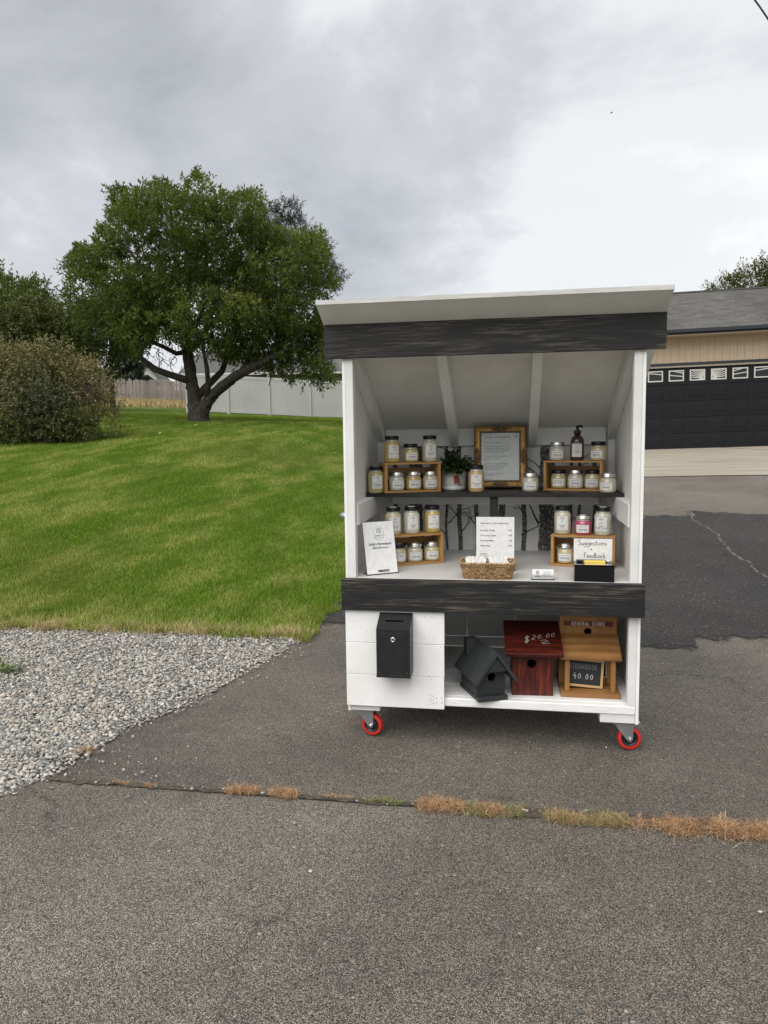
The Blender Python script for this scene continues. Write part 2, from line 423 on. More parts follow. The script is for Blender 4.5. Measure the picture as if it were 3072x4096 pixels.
        # worn lanes, dark drips and hairline cracks
        st2 = m.noise(m.mapping(loc=(7, 3, 1)), .55, 5, .6); c = m.mix(1.0, c, m.ramp(st2, [(.32, (.74, .73, .72, 1)), (.55, (1.0, 1.0, 1.0, 1)), (.75, (1.12, 1.11, 1.09, 1))]), 'MULTIPLY')
        sp = m.noise(m.mapping(loc=(1, 9, 4)), 3.2, 2, .4); c = m.mix(m.ramp(sp, [(.70, (0, 0, 0, 1)), (.80, (.5, .5, .5, 1))]), c, (.03, .028, .026, 1))
        wv = m.N.new('ShaderNodeTexVoronoi'); wv.feature = 'DISTANCE_TO_EDGE'; wv.inputs['Scale'].default_value = .55
        wn = m.noise(o, 2.6, 6, .65, 0, 'Color'); ad = m.N.new('ShaderNodeVectorMath'); ad.operation = 'MULTIPLY_ADD'; m.L.new(wn, ad.inputs[0]); ad.inputs[1].default_value = (.5, .5, 0); m.L.new(o, ad.inputs[2]); m.L.new(ad.outputs[0], wv.inputs['Vector'])
        ckm = m.math('MULTIPLY', m.ramp(wv.outputs['Distance'], [(.0, (1, 1, 1, 1)), (.0045, (0, 0, 0, 1))]), m.ramp(m.noise(m.mapping(loc=(4, 4, 4)), .9, 3), [(.50, (0, 0, 0, 1)), (.62, (.7, .7, .7, 1))]))
        c = m.mix(ckm, c, (.03, .026, .022, 1))
        m.color(c); m.set(Roughness=.86, Specular_IOR_Level=.3)
        h = m.math('ADD', m.math('MULTIPLY', m.math('SUBTRACT', 1.0, d), .9), m.math('MULTIPLY', fine, .6)); m.bump(h, .8, .006); return m
    asphalt('asphalt', (.032, .029, .025, 1), (.66, .60, .52, 1), 1.16, (.24, .15, .09, 1), 430)
    asphalt('asphalt_road', (.034, .031, .027, 1), (.80, .73, .63, 1), 1.14, (.28, .18, .11, 1), 400)
    asphalt('asphalt_sealed', (.018, .018, .020, 1), (.25, .24, .23, 1), .82, (.10, .08, .065, 1), 330)
    m = NT.__new__(NT); m.m = MATS['asphalt_sealed']; m.t = m.m.node_tree; m.N = m.t.nodes; m.L = m.t.links; m.b = m.N['Principled BSDF']; m.tc = m.N.new('ShaderNodeTexCoord')
    al = m.math('ADD', m.attr(), m.math('MULTIPLY', m.math('SUBTRACT', m.noise(m.mapping(), 7, 7, .72), .5), 1.5))
    m.L.new(m.ramp(al, [(.30, (0, 0, 0, 1)), (.52, (1, 1, 1, 1))]), m.b.inputs['Alpha'])
    m = NT('crack_dirt'); o = m.mapping(); v = m.noise(o, 60, 5, .7); m.color(m.ramp(v, [(.3, (.025, .02, .016, 1)), (.7, (.13, .105, .075, 1))])); m.set(Roughness=.95); m.bump(v, .8, .01)
    m = NT('pale_sand'); o = m.mapping(); v = m.noise(o, 25, 6, .75); m.color(m.ramp(v, [(.40, (.035, .033, .031, 1)), (.62, (.20, .18, .15, 1))])); m.set(Roughness=.95); m.bump(v, .6, .01)
    m = NT('concrete'); o = m.mapping(); a = m.noise(m.mapping((.35, 2.2, 1)), 1.4, 6, .6); b = m.noise(o, 60, 4, .7)
    m.color(m.mix(.35, m.ramp(a, [(.3, (.27, .235, .185, 1)), (.7, (.43, .385, .31, 1))]), m.ramp(b, [(.3, (.5, .5, .5, 1)), (.7, (1, 1, 1, 1))]), 'MULTIPLY')); m.set(Roughness=.85)
    # lawn floor under the blades
    m = NT('lawn_soil'); o = m.mapping()
    a = m.noise(m.mapping((1.35, .55, 1), rot=(0, 0, R(24))), 1.15, 5, .62); f = m.noise(o, 30, 6, .75); b = m.noise(o, .22, 3)
    c = m.ramp(a, [(.3, (.060, .11, .014, 1)), (.5, (.10, .165, .022, 1)), (.68, (.20, .23, .055, 1))])
    c = m.mix(m.ramp(b, [(.56, (0, 0, 0, 1)), (.72, (.55, .55, .55, 1))]), c, (.17, .165, .055, 1))
    c = m.mix(.6, c, m.ramp(f, [(.3, (.35, .4, .3, 1)), (.7, (1.25, 1.2, 1.1, 1))]), 'MULTIPLY'); m.color(c); m.set(Roughness=.95, Specular_IOR_Level=.1)
    m.bump(f, 1.0, .05)
    m = NT('grass_blade'); r_ = m.attr(); o = m.mapping()
    a = m.noise(m.mapping((1.35, .55, 1), rot=(0, 0, R(24))), 1.15, 5, .62); b = m.noise(o, .22, 3)
    c = m.ramp(r_, [(0, (.064, .142, .010, 1)), (.45, (.125, .240, .020, 1)), (.8, (.205, .32, .042, 1)), (.93, (.30, .27, .09, 1)), (1, (.44, .35, .16, 1))])
    c = m.mix(m.ramp(a, [(.44, (0, 0, 0, 1)), (.60, (.85, .85, .85, 1))]), c, (.36, .39, .11, 1))
    c = m.mix(m.ramp(b, [(.55, (0, 0, 0, 1)), (.72, (.5, .5, .5, 1))]), c, (.33, .30, .10, 1))
    d_ = m.noise(m.mapping((2.3, .7, 1), rot=(0, 0, R(14)), loc=(5, 2, 0)), 1.3, 4, .6); c = m.mix(1.0, c, m.ramp(d_, [(.36, (.62, .70, .50, 1)), (.52, (1, 1, 1, 1)), (.70, (1.15, 1.08, 1.15, 1))]), 'MULTIPLY')
    m.color(c); m.set(Roughness=.7, Specular_IOR_Level=.08)
    def two_sided(m, tcol, amt):
        t = m.N.new('ShaderNodeBsdfTranslucent'); t.inputs[0].default_value = tcol
        x = m.N.new('ShaderNodeMixShader'); x.inputs[0].default_value = amt
        m.L.new(m.b.outputs[0], x.inputs[1]); m.L.new(t.outputs[0], x.inputs[2]); m.L.new(x.outputs[0], m.N['Material Output'].inputs[0])
    two_sided(m, (.26, .34, .02, 1), .3)
    m = NT('dry_grass'); m.color(m.ramp(m.attr(), [(0, (.13, .15, .04, 1)), (.3, (.34, .26, .11, 1)), (1, (.52, .40, .20, 1))])); m.set(Roughness=.8)
    m = NT('weed_orange'); m.color(m.ramp(m.attr(), [(0, (.13, .065, .03, 1)), (.35, (.31, .155, .065, 1)), (.75, (.47, .27, .135, 1)), (1, (.56, .45, .27, 1))])); m.set(Roughness=.85)
    m = NT('weed_green'); m.color(m.ramp(m.attr(), [(0, (.06, .11, .025, 1)), (.5, (.13, .17, .05, 1)), (.85, (.32, .27, .11, 1)), (1, (.45, .33, .17, 1))])); m.set(Roughness=.75)
    m = NT('weed_mixed'); m.color(m.ramp(m.attr(), [(0, (.07, .12, .025, 1)), (.28, (.14, .18, .05, 1)), (.42, (.28, .16, .07, 1)), (.8, (.44, .27, .14, 1)), (1, (.54, .42, .23, 1))])); m.set(Roughness=.85)
    m = NT('dead_brown'); m.color(m.ramp(m.attr(), [(0, (.12, .06, .03, 1)), (.6, (.30, .17, .09, 1)), (1, (.46, .34, .22, 1))])); m.set(Roughness=.9)
    m = NT('gravel'); r_ = m.attr(); o = m.mapping(); v = m.noise(o, 160, 4, .7)
    c = m.ramp(r_, [(0, (.11, .112, .11, 1)), (.2, (.22, .22, .212, 1)), (.5, (.36, .345, .31, 1)), (.75, (.50, .47, .415, 1)), (.92, (.62, .585, .52, 1)), (.96, (.42, .31, .22, 1)), (1, (.52, .43, .33, 1))])
    m.color(m.mix(.5, c, m.ramp(v, [(.3, (.6, .6, .6, 1)), (.7, (1.15, 1.15, 1.15, 1))]), 'MULTIPLY')); m.set(Roughness=.8)
    m = NT('gravel_bed'); o = m.mapping(); v = m.noise(o, 90, 5, .7); m.color(m.ramp(v, [(.3, (.12, .11, .098, 1)), (.7, (.36, .335, .295, 1))])); m.set(Roughness=.95); m.bump(v, .8, .01)
    # trees
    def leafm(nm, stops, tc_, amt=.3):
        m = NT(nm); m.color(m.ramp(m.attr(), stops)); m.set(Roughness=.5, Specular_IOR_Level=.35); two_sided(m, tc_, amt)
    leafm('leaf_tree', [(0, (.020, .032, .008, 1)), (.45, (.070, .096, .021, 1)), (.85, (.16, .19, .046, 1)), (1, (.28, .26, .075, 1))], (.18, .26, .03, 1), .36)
    leafm('leaf_olive', [(0, (.040, .055, .015, 1)), (.5, (.10, .12, .032, 1)), (1, (.20, .18, .055, 1))], (.10, .12, .02, 1))
    leafm('leaf_shrub', [(0, (.065, .072, .026, 1)), (.5, (.165, .165, .062, 1)), (.85, (.27, .21, .10, 1)), (1, (.30, .21, .10, 1))], (.10, .10, .02, 1), .2)
    leafm('leaf_blue', [(0, (.036, .046, .020, 1)), (.6, (.090, .105, .044, 1)), (1, (.17, .18, .080, 1))], (.05, .09, .04, 1), .15)
    leafm('leaf_pine', [(0, (.010, .020, .009, 1)), (.6, (.025, .042, .018, 1)), (1, (.05, .07, .03, 1))], (.03, .05, .01, 1), .1)
    leafm('leaf_house', [(0, (.012, .028, .010, 1)), (.6, (.035, .07, .022, 1)), (1, (.10, .15, .05, 1))], (.06, .12, .02, 1), .2)
    m = NT('bark'); o = m.mapping((9, 9, 2.2)); v = m.noise(o, 2.4, 7, .7, .4); m.color(m.ramp(v, [(.3, (.014, .012, .010, 1)), (.55, (.055, .046, .036, 1)), (.75, (.17, .155, .13, 1))])); m.set(Roughness=.9); m.bump(v, 1.0, .06)
    plain('twig', (.10, .075, .055, 1), .9)
    # background buildings
    m = NT('shingle'); v = m.objrand(); o = m.mapping(); n = m.noise(o, 14, 4, .7); n2 = m.noise(o, 1.2, 3)
    c = m.ramp(m.math('ADD', m.math('MULTIPLY', m.attr('rnd'), .5), m.math('MULTIPLY', v, .5)), [(0, (.055, .053, .049, 1)), (.5, (.090, .087, .080, 1)), (1, (.13, .125, .112, 1))]); m.color(m.mix(.5, c, m.ramp(n, [(.3, (.6, .6, .6, 1)), (.7, (1.2, 1.2, 1.2, 1))]), 'MULTIPLY')); m.set(Roughness=.95)
    m = NT('tan_siding'); o = m.mapping((14, 14, 1.5)); v = m.noise(o, 2, 5, .6); m.color(m.ramp(v, [(.3, (.42, .325, .23, 1)), (.7, (.52, .41, .30, 1))])); m.set(Roughness=.7); m.bump(v, .2, .004)
    plain('navy_trim', (.016, .021, .028, 1), .45)
    plain('strip_beige', (.36, .31, .25, 1), .6)
    m = NT('garage_door'); v = m.noise(m.mapping((3, 3, 30)), 3, 5, .6); m.color(m.ramp(v, [(.3, (.007, .008, .010, 1)), (.7, (.012, .013, .016, 1))])); m.set(Roughness=.5, Specular_IOR_Level=.22); m.bump(v, .12, .003)
    plain('window_dark', (.010, .013, .014, 1), .12)
    plain('window_white', (.62, .61, .57, 1), .5)
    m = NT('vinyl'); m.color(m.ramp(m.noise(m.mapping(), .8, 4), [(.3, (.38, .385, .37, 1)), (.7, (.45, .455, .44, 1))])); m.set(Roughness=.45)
    m = NT('old_fence'); o = m.mapping((16, 16, 1.2)); v = m.noise(o, 1.8, 6, .7); ob = m.objrand()
    m.color(m.mix(1.0, m.ramp(v, [(.3, (.16, .135, .125, 1)), (.7, (.34, .30, .28, 1))]), m.ramp(ob, [(0, (.7, .7, .7, 1)), (1, (1.15, 1.12, 1.1, 1))]), 'MULTIPLY')); m.set(Roughness=.95); m.bump(v, .5, .01)
    plain('house_white', (.60, .59, .57, 1), .7)
    plain('house_beige', (.40, .34, .26, 1), .7)
    plain('roof_grey', (.10, .098, .095, 1), .9)
    plain('cable_black', (.02, .02, .02, 1), .6)
    plain('bird_dark', (.03, .03, .03, 1), .8)
make_materials()
G = MATS

# ---- lettering: text laid out flat in x (right) / z (up), later wrapped or placed by a function
def text_geo(body, size, align='CENTER', bold=0.0, space=1.0):
    cu = bpy.data.curves.new('txt', 'FONT'); cu.body = body; cu.size = size; cu.align_x = align; cu.resolution_u = 2
    cu.space_character = space; cu.offset = bold
    ob = bpy.data.objects.new('txt', cu); me = bpy.data.meshes.new_from_object(ob)
    v = [tuple(p.co) for p in me.vertices]; f = [tuple(p.vertices) for p in me.polygons]
    bpy.data.objects.remove(ob); bpy.data.curves.remove(cu); bpy.data.meshes.remove(me)
    return v, f
def add_text(mb, body, size, x, z, place, align='CENTER', bold=0.0, space=1.0, shear=0.0):
    v, f = text_geo(body, size, align, bold, space)
    mb.add([place(x + p[0] + shear * p[1], z + p[1]) for p in v], f)
# hand lettering as pen strokes on a unit em (x 0..w, y 0..1)
STROKES = {
 'S': (.55, [[(.5, .9), (.3, 1), (.08, .86), (.1, .64), (.4, .5), (.5, .28), (.34, .03), (.04, .1)]]),
 'u': (.5, [[(.06, .5), (.08, .12), (.24, 0), (.4, .16), (.42, .5), (.44, 0)]]),
 'g': (.5, [[(.42, .42), (.22, .5), (.06, .28), (.2, .04), (.4, .2), (.43, .5), (.42, -.2), (.22, -.4), (.06, -.28)]]),
 'e': (.46, [[(.06, .26), (.4, .3), (.3, .5), (.1, .42), (.06, .16), (.22, 0), (.42, .1)]]),
 's': (.4, [[(.34, .44), (.16, .5), (.08, .36), (.3, .2), (.28, .02), (.04, .04)]]),
 't': (.4, [[(.18, .85), (.18, .12), (.32, 0)], [(.02, .55), (.36, .58)]]),
 'i': (.22, [[(.1, .48), (.11, 0)], [(.1, .68), (.12, .7)]]),
 'o': (.46, [[(.22, .5), (.05, .26), (.2, 0), (.4, .22), (.24, .5)]]),
 'n': (.5, [[(.06, .5), (.08, 0)], [(.08, .32), (.26, .5), (.4, .36), (.42, 0)]]),
 '+': (.5, [[(.05, .4), (.45, .42)], [(.25, .62), (.25, .2)]]),
 'F': (.5, [[(.08, 0), (.1, 1), (.48, 1)], [(.09, .54), (.4, .56)]]),
 'd': (.48, [[(.4, .4), (.2, .5), (.05, .22), (.2, 0), (.4, .16)], [(.42, 1), (.42, 0)]]),
 'b': (.48, [[(.08, 1), (.08, .02), (.3, 0), (.42, .24), (.28, .48), (.09, .36)]]),
 'a': (.48, [[(.4, .42), (.2, .5), (.05, .24), (.18, 0), (.4, .18), (.42, .5), (.44, 0)]]),
 'c': (.42, [[(.36, .42), (.2, .5), (.05, .24), (.18, 0), (.38, .1)]]),
 'k': (.46, [[(.08, 1), (.08, 0)], [(.38, .52), (.1, .22), (.4, 0)]]),
 '$': (.6, [[(.5, .84), (.28, .95), (.1, .78), (.2, .56), (.42, .44), (.48, .22), (.28, .05), (.06, .16)], [(.26, 1.12), (.2, -.12)], [(.38, 1.1), (.32, -.12)]]),
 '2': (.55, [[(.06, .76), (.22, .96), (.44, .8), (.38, .5), (.05, .04), (.5, .06)]]),
 '0': (.5, [[(.26, .9), (.06, .5), (.2, .08), (.44, .3), (.4, .78), (.24, .9)]]),
 '.': (.25, [[(.08, .04), (.12, .04)]]),
 '4': (.55, [[(.3, 1), (.06, .42), (.5, .46)], [(.42, .7), (.36, -.05)]]),
 'B': (.5, [[(.1, 0), (.1, 1), (.4, .86), (.12, .54), (.46, .3), (.1, 0)]]),
 'I': (.36, [[(.04, 1), (.32, 1)], [(.18, 1), (.18, 0)], [(.04, 0), (.32, 0)]]),
 'R': (.5, [[(.1, 0), (.1, 1), (.4, .88), (.38, .58), (.1, .5), (.46, 0)]]),
 'D': (.52, [[(.1, 0), (.1, 1), (.38, .88), (.48, .5), (.36, .1), (.1, 0)]]),
 'H': (.52, [[(.08, 1), (.08, 0)], [(.44, 1), (.44, 0)], [(.08, .5), (.44, .52)]]),
 'O': (.54, [[(.26, 1), (.06, .6), (.14, .1), (.38, .06), (.48, .5), (.4, .94), (.26, 1)]]),
 'U': (.52, [[(.08, 1), (.1, .2), (.26, 0), (.42, .2), (.44, 1)]]),
 'E': (.48, [[(.42, 1), (.1, 1), (.1, 0), (.44, 0)], [(.1, .5), (.36, .52)]]),
 'G': (.55, [[(.46, .84), (.28, 1), (.08, .7), (.1, .2), (.3, 0), (.48, .2), (.48, .46), (.3, .46)]]),
 'N': (.55, [[(.08, 0), (.1, 1), (.44, 0), (.46, 1)]]),
 'A': (.52, [[(.04, 0), (.26, 1), (.48, 0)], [(.12, .36), (.4, .36)]]),
 'L': (.45, [[(.1, 1), (.08, .02), (.42, 0)]]),
 'T': (.5, [[(.02, 1), (.48, 1)], [(.25, 1), (.25, 0)]]),
 '~': (.9, [[(0, .5), (.5, .6), (.75, .45), (.1, .1), (.3, .0), (.9, .12)]]),
 ' ': (.35, []),
}
def hand(mb, body, size, x, z, place, width=.12, slant=0.0, rise=0.0, align='CENTER', gap=.1, up=(0, -1, 0)):
    tot = sum(STROKES[c][0] + gap for c in body) * size
    if align == 'CENTER': x -= tot / 2
    for c in body:
        w, ss = STROKES[c]
        for s in ss:
            pts = [(x + (p[0] + slant * p[1]) * size, z + p[1] * size) for p in s]
            q = []
            for i in range(len(pts) - 1):            # soften the corners a little
                q.append(pts[i]); q.append(((pts[i][0] + pts[i + 1][0]) / 2, (pts[i][1] + pts[i + 1][1]) / 2))
            q.append(pts[-1])
            mb.ribbon([place(*p) for p in q], width * size, up=up)
        x += (w + gap) * size; z += rise * (w + gap) * size
def icon(mb, kind, x, z, s, place, w, up):
    P = {'mug': [[(-.4, .45), (-.4, -.45), (.25, -.45), (.25, .45), (-.4, .45)], [(.25, .25), (.5, .2), (.5, -.15), (.25, -.25)]],
         'loaf': [[(-.5, .1), (-.2, .45), (.5, .5), (.55, .1), (.2, -.35), (-.45, -.4), (-.5, .1), (.15, .05), (.2, -.35)], [(.15, .05), (.55, .4)]],
         'tree': [[(0, .6), (-.22, .25), (-.08, .25), (-.34, -.1), (-.14, -.1), (-.42, -.45), (.42, -.45), (.14, -.1), (.34, -.1), (.08, .25), (.22, .25), (0, .6)], [(0, -.45), (0, -.6)]],
         'coat': [[(-.2, .5), (-.5, .2), (-.5, -.5), (-.2, -.5), (-.2, .5), (.2, .5), (.5, .2), (.5, -.5), (.2, -.5), (.2, .5)], [(0, .5), (0, -.5)]],
         'pumpkin': [[(0, .35), (-.45, .25), (-.5, -.2), (-.2, -.45), (.2, -.45), (.5, -.2), (.45, .25), (0, .35)], [(0, .35), (-.15, 0), (0, -.45), (.15, 0), (0, .35), (.1, .55)]],
         'hut': [[(-.5, 0), (0, .55), (.5, 0)], [(-.35, 0), (-.35, -.5)], [(.35, 0), (.35, -.5)], [(-.1, -.5), (-.1, .1), (.1, .1), (.1, -.5)]],
         'cookie': [[(.4 * math.cos(a), .4 * math.sin(a)) for a in [i * math.pi / 5 for i in range(11)]], [(-.15, .1), (-.1, .12)], [(.1, -.1), (.15, -.08)]],
         'stand': [[(-.5, .3), (-.4, .5), (.4, .5), (.5, .3), (-.5, .3)], [(-.4, .3), (-.4, -.5)], [(.4, .3), (.4, -.5)], [(-.4, -.05), (.4, -.05)], [(-.4, -.3), (.4, -.3)]]}[kind]
    for s_ in P: mb.ribbon([place(x + p[0] * s, z + p[1] * s) for p in s_], w, up=up)

# ------------------------------------------------------------------ the setting
def smooth(t): t = np.clip(t, 0, 1); return t * t * (3 - 2 * t)
def drive_z(y): return np.interp(y, [-50, 1.7, 3.0, 13, 21, 30, 100], [0, 0, .035, .415, .78, .85, .9])
def lawn_z(x, y):
    base = np.interp(y, [-50, 1.45, 2.2, 6, 13.4, 19.8, 31.5, 40, 46, 80, 140], [0, 0, .05, .42, 1.3, 1.88, 2.3, 2.7, 3.1, 5.5, 8])
    return base - .05 * (np.asarray(x) + 10) * smooth((np.asarray(y) - 5) / 25.0)
def gz(x, y):
    x = np.asarray(x, float); t = smooth((-1.0 - x) / 5.0)
    d = drive_z(y) + .021 * (x - 4.3) * smooth((np.asarray(y) - 6) / 13.0)      # the drive tips sideways up at the garage
    return d * (1 - t) + lawn_z(x, y) * t
def sheet(name, xs, ys, dz, mat, kind='structure', parent=None):
    X, Y = np.meshgrid(xs, ys); Z = gz(X, Y) + dz
    V = np.stack([X, Y, Z], -1).reshape(-1, 3); nx, ny = len(xs), len(ys)
    i = np.arange(nx * ny).reshape(ny, nx)
    F = np.stack([i[:-1, :-1], i[:-1, 1:], i[1:, 1:], i[1:, :-1]], -1).reshape(-1, 4)
    o = np_mesh(name, V, F, mat, parent, smooth=True)
    if kind and parent is None: o['kind'] = kind
    return o
def strip_sheet(name, left, right, dz, mat, parent=None, sub=6):
    """sheet between two polylines of equal length (ground plan)"""
    V = []; F = []
    n = len(left)
    for a, b in zip(left, right):
        for k in range(sub + 1):
            x = lerp(a[0], b[0], k / sub); y = lerp(a[1], b[1], k / sub); V.append((x, y, float(gz(x, y)) + dz))
    for i in range(n - 1):
        for k in range(sub):
            a = i * (sub + 1) + k; F.append((a, a + 1, a + sub + 2, a + sub + 1))
    o = np_mesh(name, V, F, mat, parent, smooth=True)
    if parent is None: o['kind'] = 'structure'
    return o
def wob(x, s, k=3): return sum(math.sin(x * s * (1.7 ** i) + i * 2.1 + s) / (1.6 ** i) for i in range(k))
# base sheet to the horizon
big = MB(); big.add([(-900, -300, -.35), (900, -300, -.35), (900, 1500, -.35), (-900, 1500, -.35)], [(0, 1, 2, 3)])
tag(big.build('ground', G['lawn_soil']), kind='structure')
# old asphalt: the drive behind the seam and the road in front of it
tag(sheet('driveway', np.concatenate([np.linspace(-1.9, -1, 6), np.linspace(-.8, 14, 60)]), np.concatenate([np.linspace(-.572, 1.4, 8), np.linspace(1.5, 22, 50)]), -.004, G['asphalt']), kind='structure')
tag(sheet('road', np.linspace(-8, 8, 40), np.linspace(-9, -.575, 30), .004, G['asphalt_road']), kind='structure')
# dark sealed patch
xs = np.concatenate([np.linspace(-1.24, 1.26, 26)])
pl = [(-1.24 + .0, 1.80), (-.6, 1.79), (0, 1.76), (.5, 1.62), (.86, 1.48), (1.22, 1.49), (1.26, 1.71), (1.7, 1.78), (2.6, 1.84), (4, 1.8), (6, 1.9), (9, 2.0)]
pl2 = []
for i in range(len(pl) - 1):
    for k in range(14): pl2.append((lerp(pl[i][0], pl[i + 1][0], k / 14), lerp(pl[i][1], pl[i + 1][1], k / 14) + .014 * wob(i * 14 + k, 1.9) + .008 * wob(i * 14 + k, .6)))
pl2.append(pl[-1])
far = []
for x, y in pl2:
    far.append((x, 7.45 + (.45 if x > 2.55 else 0.) + .10 * wob(x, 2.3) + .05 * wob(x, 9.1)))
def patch():
    ks = [0, .008, .016, .026, .04, .056] + [.075 + .80 * i / 20 for i in range(21)] + [.895, .92, .95, .98, 1.0]; V = []; F = []; A = []
    for a, b in zip(pl2, far):
        for k in ks:
            x = lerp(a[0], b[0], k); y = lerp(a[1], b[1], k); V.append((x, y, float(gz(x, y)) + .003)); A.append(min(1.0, k * 5.7 / .32, (1 - k) * 5.7 / .6))
    n = len(ks)
    for i in range(len(pl2) - 1):
        for k in range(n - 1): q = i * n + k; F.append((q, q + 1, q + n + 1, q + n))
    tag(np_mesh('sealed_patch', V, F, G['asphalt_sealed'], None, A, True), kind='structure')
patch()
# pale crack running through the patch
ck = [(2.58, 8.0), (2.47, 7.5), (2.43, 6.4), (2.37, 5.4), (2.29, 4.75), (2.28, 4.15), (2.29, 3.7), (2.22, 3.0), (2.3, 2.3), (2.25, 1.9)]
cp = []
for i in range(len(ck) - 1):
    for k in range(8):
        t = k / 8; cp.append((lerp(ck[i][0], ck[i + 1][0], t) + .014 * wob(i * 8 + k, 2.7) + .018 * wob(i * 8 + k, .37), lerp(ck[i][1], ck[i + 1][1], t)))
strip_sheet('patch_crack', [(x - .004 - .010 * abs(wob(y, 9)), y) for x, y in cp], [(x + .004 + .010 * abs(wob(y, 7)), y) for x, y in cp], .0065, G['pale_sand'], sub=2)
# concrete apron in front of the garage, two slabs with a joint
strip_sheet('concrete_apron', [(1.2 + i * .6, 13.0 + .03 * wob(i, 1.3)) for i in range(18)], [(1.2 + i * .6, 21.4) for i in range(18)], .012, G['concrete'], sub=10)
strip_sheet('apron_joint', [(6.30, 21.0), (7.6, 18.6), (8.6, 17.0)], [(6.36, 21.0), (7.66, 18.6), (8.66, 17.0)], .016, G['crack_dirt'], sub=2)
# seam between road and drive
sx = np.linspace(-1.72, 1.4, 420)
strip_sheet('asphalt_seam', [(x, -.566 - .007 * abs(wob(x, 8.3)) - .005 * abs(wob(x, 31)) + .004 * wob(x, 60) - (.02 if x > .1 else 0)) for x in sx], [(x, -.556 + .007 * abs(wob(x, 6.1)) + .006 * abs(wob(x, 27)) + (.02 if x > .1 else 0)) for x in sx], .0085, G['crack_dirt'], sub=3)
# lawn sheet
strip_sheet('lawn', [(-1.235 + .03 * wob(y, 3.1) - (.0 if y > 1.7 else (1.7 - y) * .6), y) for y in np.concatenate([np.linspace(1.5, 8, 40), np.linspace(8.5, 90, 60)])],
            [(-60.0, y) for y in np.concatenate([np.linspace(1.5, 8, 40), np.linspace(8.5, 90, 60)])], .006, G['lawn_soil'], sub=60)
# ---- gravel
GR_E = [(-1.24, 1.52), (-1.31, 1.11), (-1.41, .64), (-1.49, .27), (-1.59, .07), (-1.64, -.13), (-1.65, -.25), (-1.67, -.44), (-1.70, -.56), (-1.75, -.64), (-1.79, -.72), (-1.86, -.80)]
def gravel_edge(y): return np.interp(y, [p[1] for p in GR_E][::-1], [p[0] for p in GR_E][::-1])
strip_sheet('gravel_bed', [(float(gravel_edge(y)) - .035 + .018 * wob(y, 9.0) + .010 * wob(y, 31.0), y) for y in np.linspace(-.82, 1.52, 120)], [(-6.5, y) for y in np.linspace(-.82, 1.52, 120)], .001, G['gravel_bed'], sub=10)
def ico():
    t = (1 + 5 ** .5) / 2
    v = np.array([(-1, t, 0), (1, t, 0), (-1, -t, 0), (1, -t, 0), (0, -1, t), (0, 1, t), (0, -1, -t), (0, 1, -t), (t, 0, -1), (t, 0, 1), (-t, 0, -1), (-t, 0, 1)], float)
    v /= np.linalg.norm(v[0])
    f = np.array([(0, 11, 5), (0, 5, 1), (0, 1, 7), (0, 7, 10), (0, 10, 11), (1, 5, 9), (5, 11, 4), (11, 10, 2), (10, 7, 6), (7, 1, 8), (3, 9, 4), (3, 4, 2), (3, 2, 6), (3, 6, 8), (3, 8, 9), (4, 9, 5), (2, 4, 11), (6, 2, 10), (8, 6, 7), (9, 8, 1)])
    return v, f
def rand_rot(n, rng):
    q = rng.normal(size=(n, 4)); q /= np.linalg.norm(q, axis=1)[:, None]
    w, x, y, z = q.T
    return np.stack([1 - 2 * (y * y + z * z), 2 * (x * y - z * w), 2 * (x * z + y * w), 2 * (x * y + z * w), 1 - 2 * (x * x + z * z), 2 * (y * z - x * w), 2 * (x * z - y * w), 2 * (y * z + x * w), 1 - 2 * (x * x + y * y)], -1).reshape(n, 3, 3)
def gravel():
    rng = np.random.default_rng(11)
    n = 60000
    y = rng.uniform(-.84, 1.56, n * 2); x = gravel_edge(y) - rng.uniform(0, 1, n * 2) * np.clip(.95 + .72 * (y + .8), .9, 3.0)
    x += np.where(rng.uniform(size=n * 2) < .03, rng.exponential(.05, n * 2), 0)
    # thin along the broken edge
    keep = rng.uniform(size=n * 2) < np.clip(.22 + (gravel_edge(y) - x) / .16, 0, 1); x, y = x[keep][:n], y[keep][:n]
    s = rng.lognormal(math.log(.0065), .36, n); s = np.clip(s, .003, .015)
    z = rng.uniform(.003, .016, n) * np.clip((gravel_edge(y) - x) / .16, .05, 1) + .001
    # strays on the asphalt
    ns = 280
    ys = np.concatenate([rng.uniform(-.75, 1.4, 200), rng.normal(-.45, .12, 30), rng.normal(-.558, .012, 40), rng.uniform(-1.6, .6, 10)])
    xs_ = np.concatenate([gravel_edge(ys[:200]) + rng.exponential(.04, 200), rng.uniform(-1.62, -1.25, 30), rng.uniform(-1.6, .2, 40), rng.uniform(-1.3, 1.1, 10)])
    x = np.concatenate([x, xs_]); y = np.concatenate([y, ys]); s = np.concatenate([s, rng.uniform(.003, .009, ns)]); z = np.concatenate([z, np.full(ns, .006) + .004])
    n = len(x)
    v, f = ico()
    sc = s[:, None] * rng.uniform(.55, 1.25, (n, 3)); sc[:, 2] *= .75
    V = v[None] * (1 + rng.normal(0, .13, (n, 12, 1))) * sc[:, None, :]
    V = np.einsum('nij,nkj->nki', rand_rot(n, rng), V)
    V[..., 2] *= .7
    V += np.stack([x, y, z + s * .25], -1)[:, None, :]
    F = (f[None] + (np.arange(n) * 12)[:, None, None]).reshape(-1, 3)
    tag(np_mesh('gravel', V.reshape(-1, 3), F, G['gravel'], None, np.repeat(rng.uniform(size=n), 12)), 'bed of mixed grey and tan gravel beside the driveway', 'gravel', kind='stuff')
gravel()
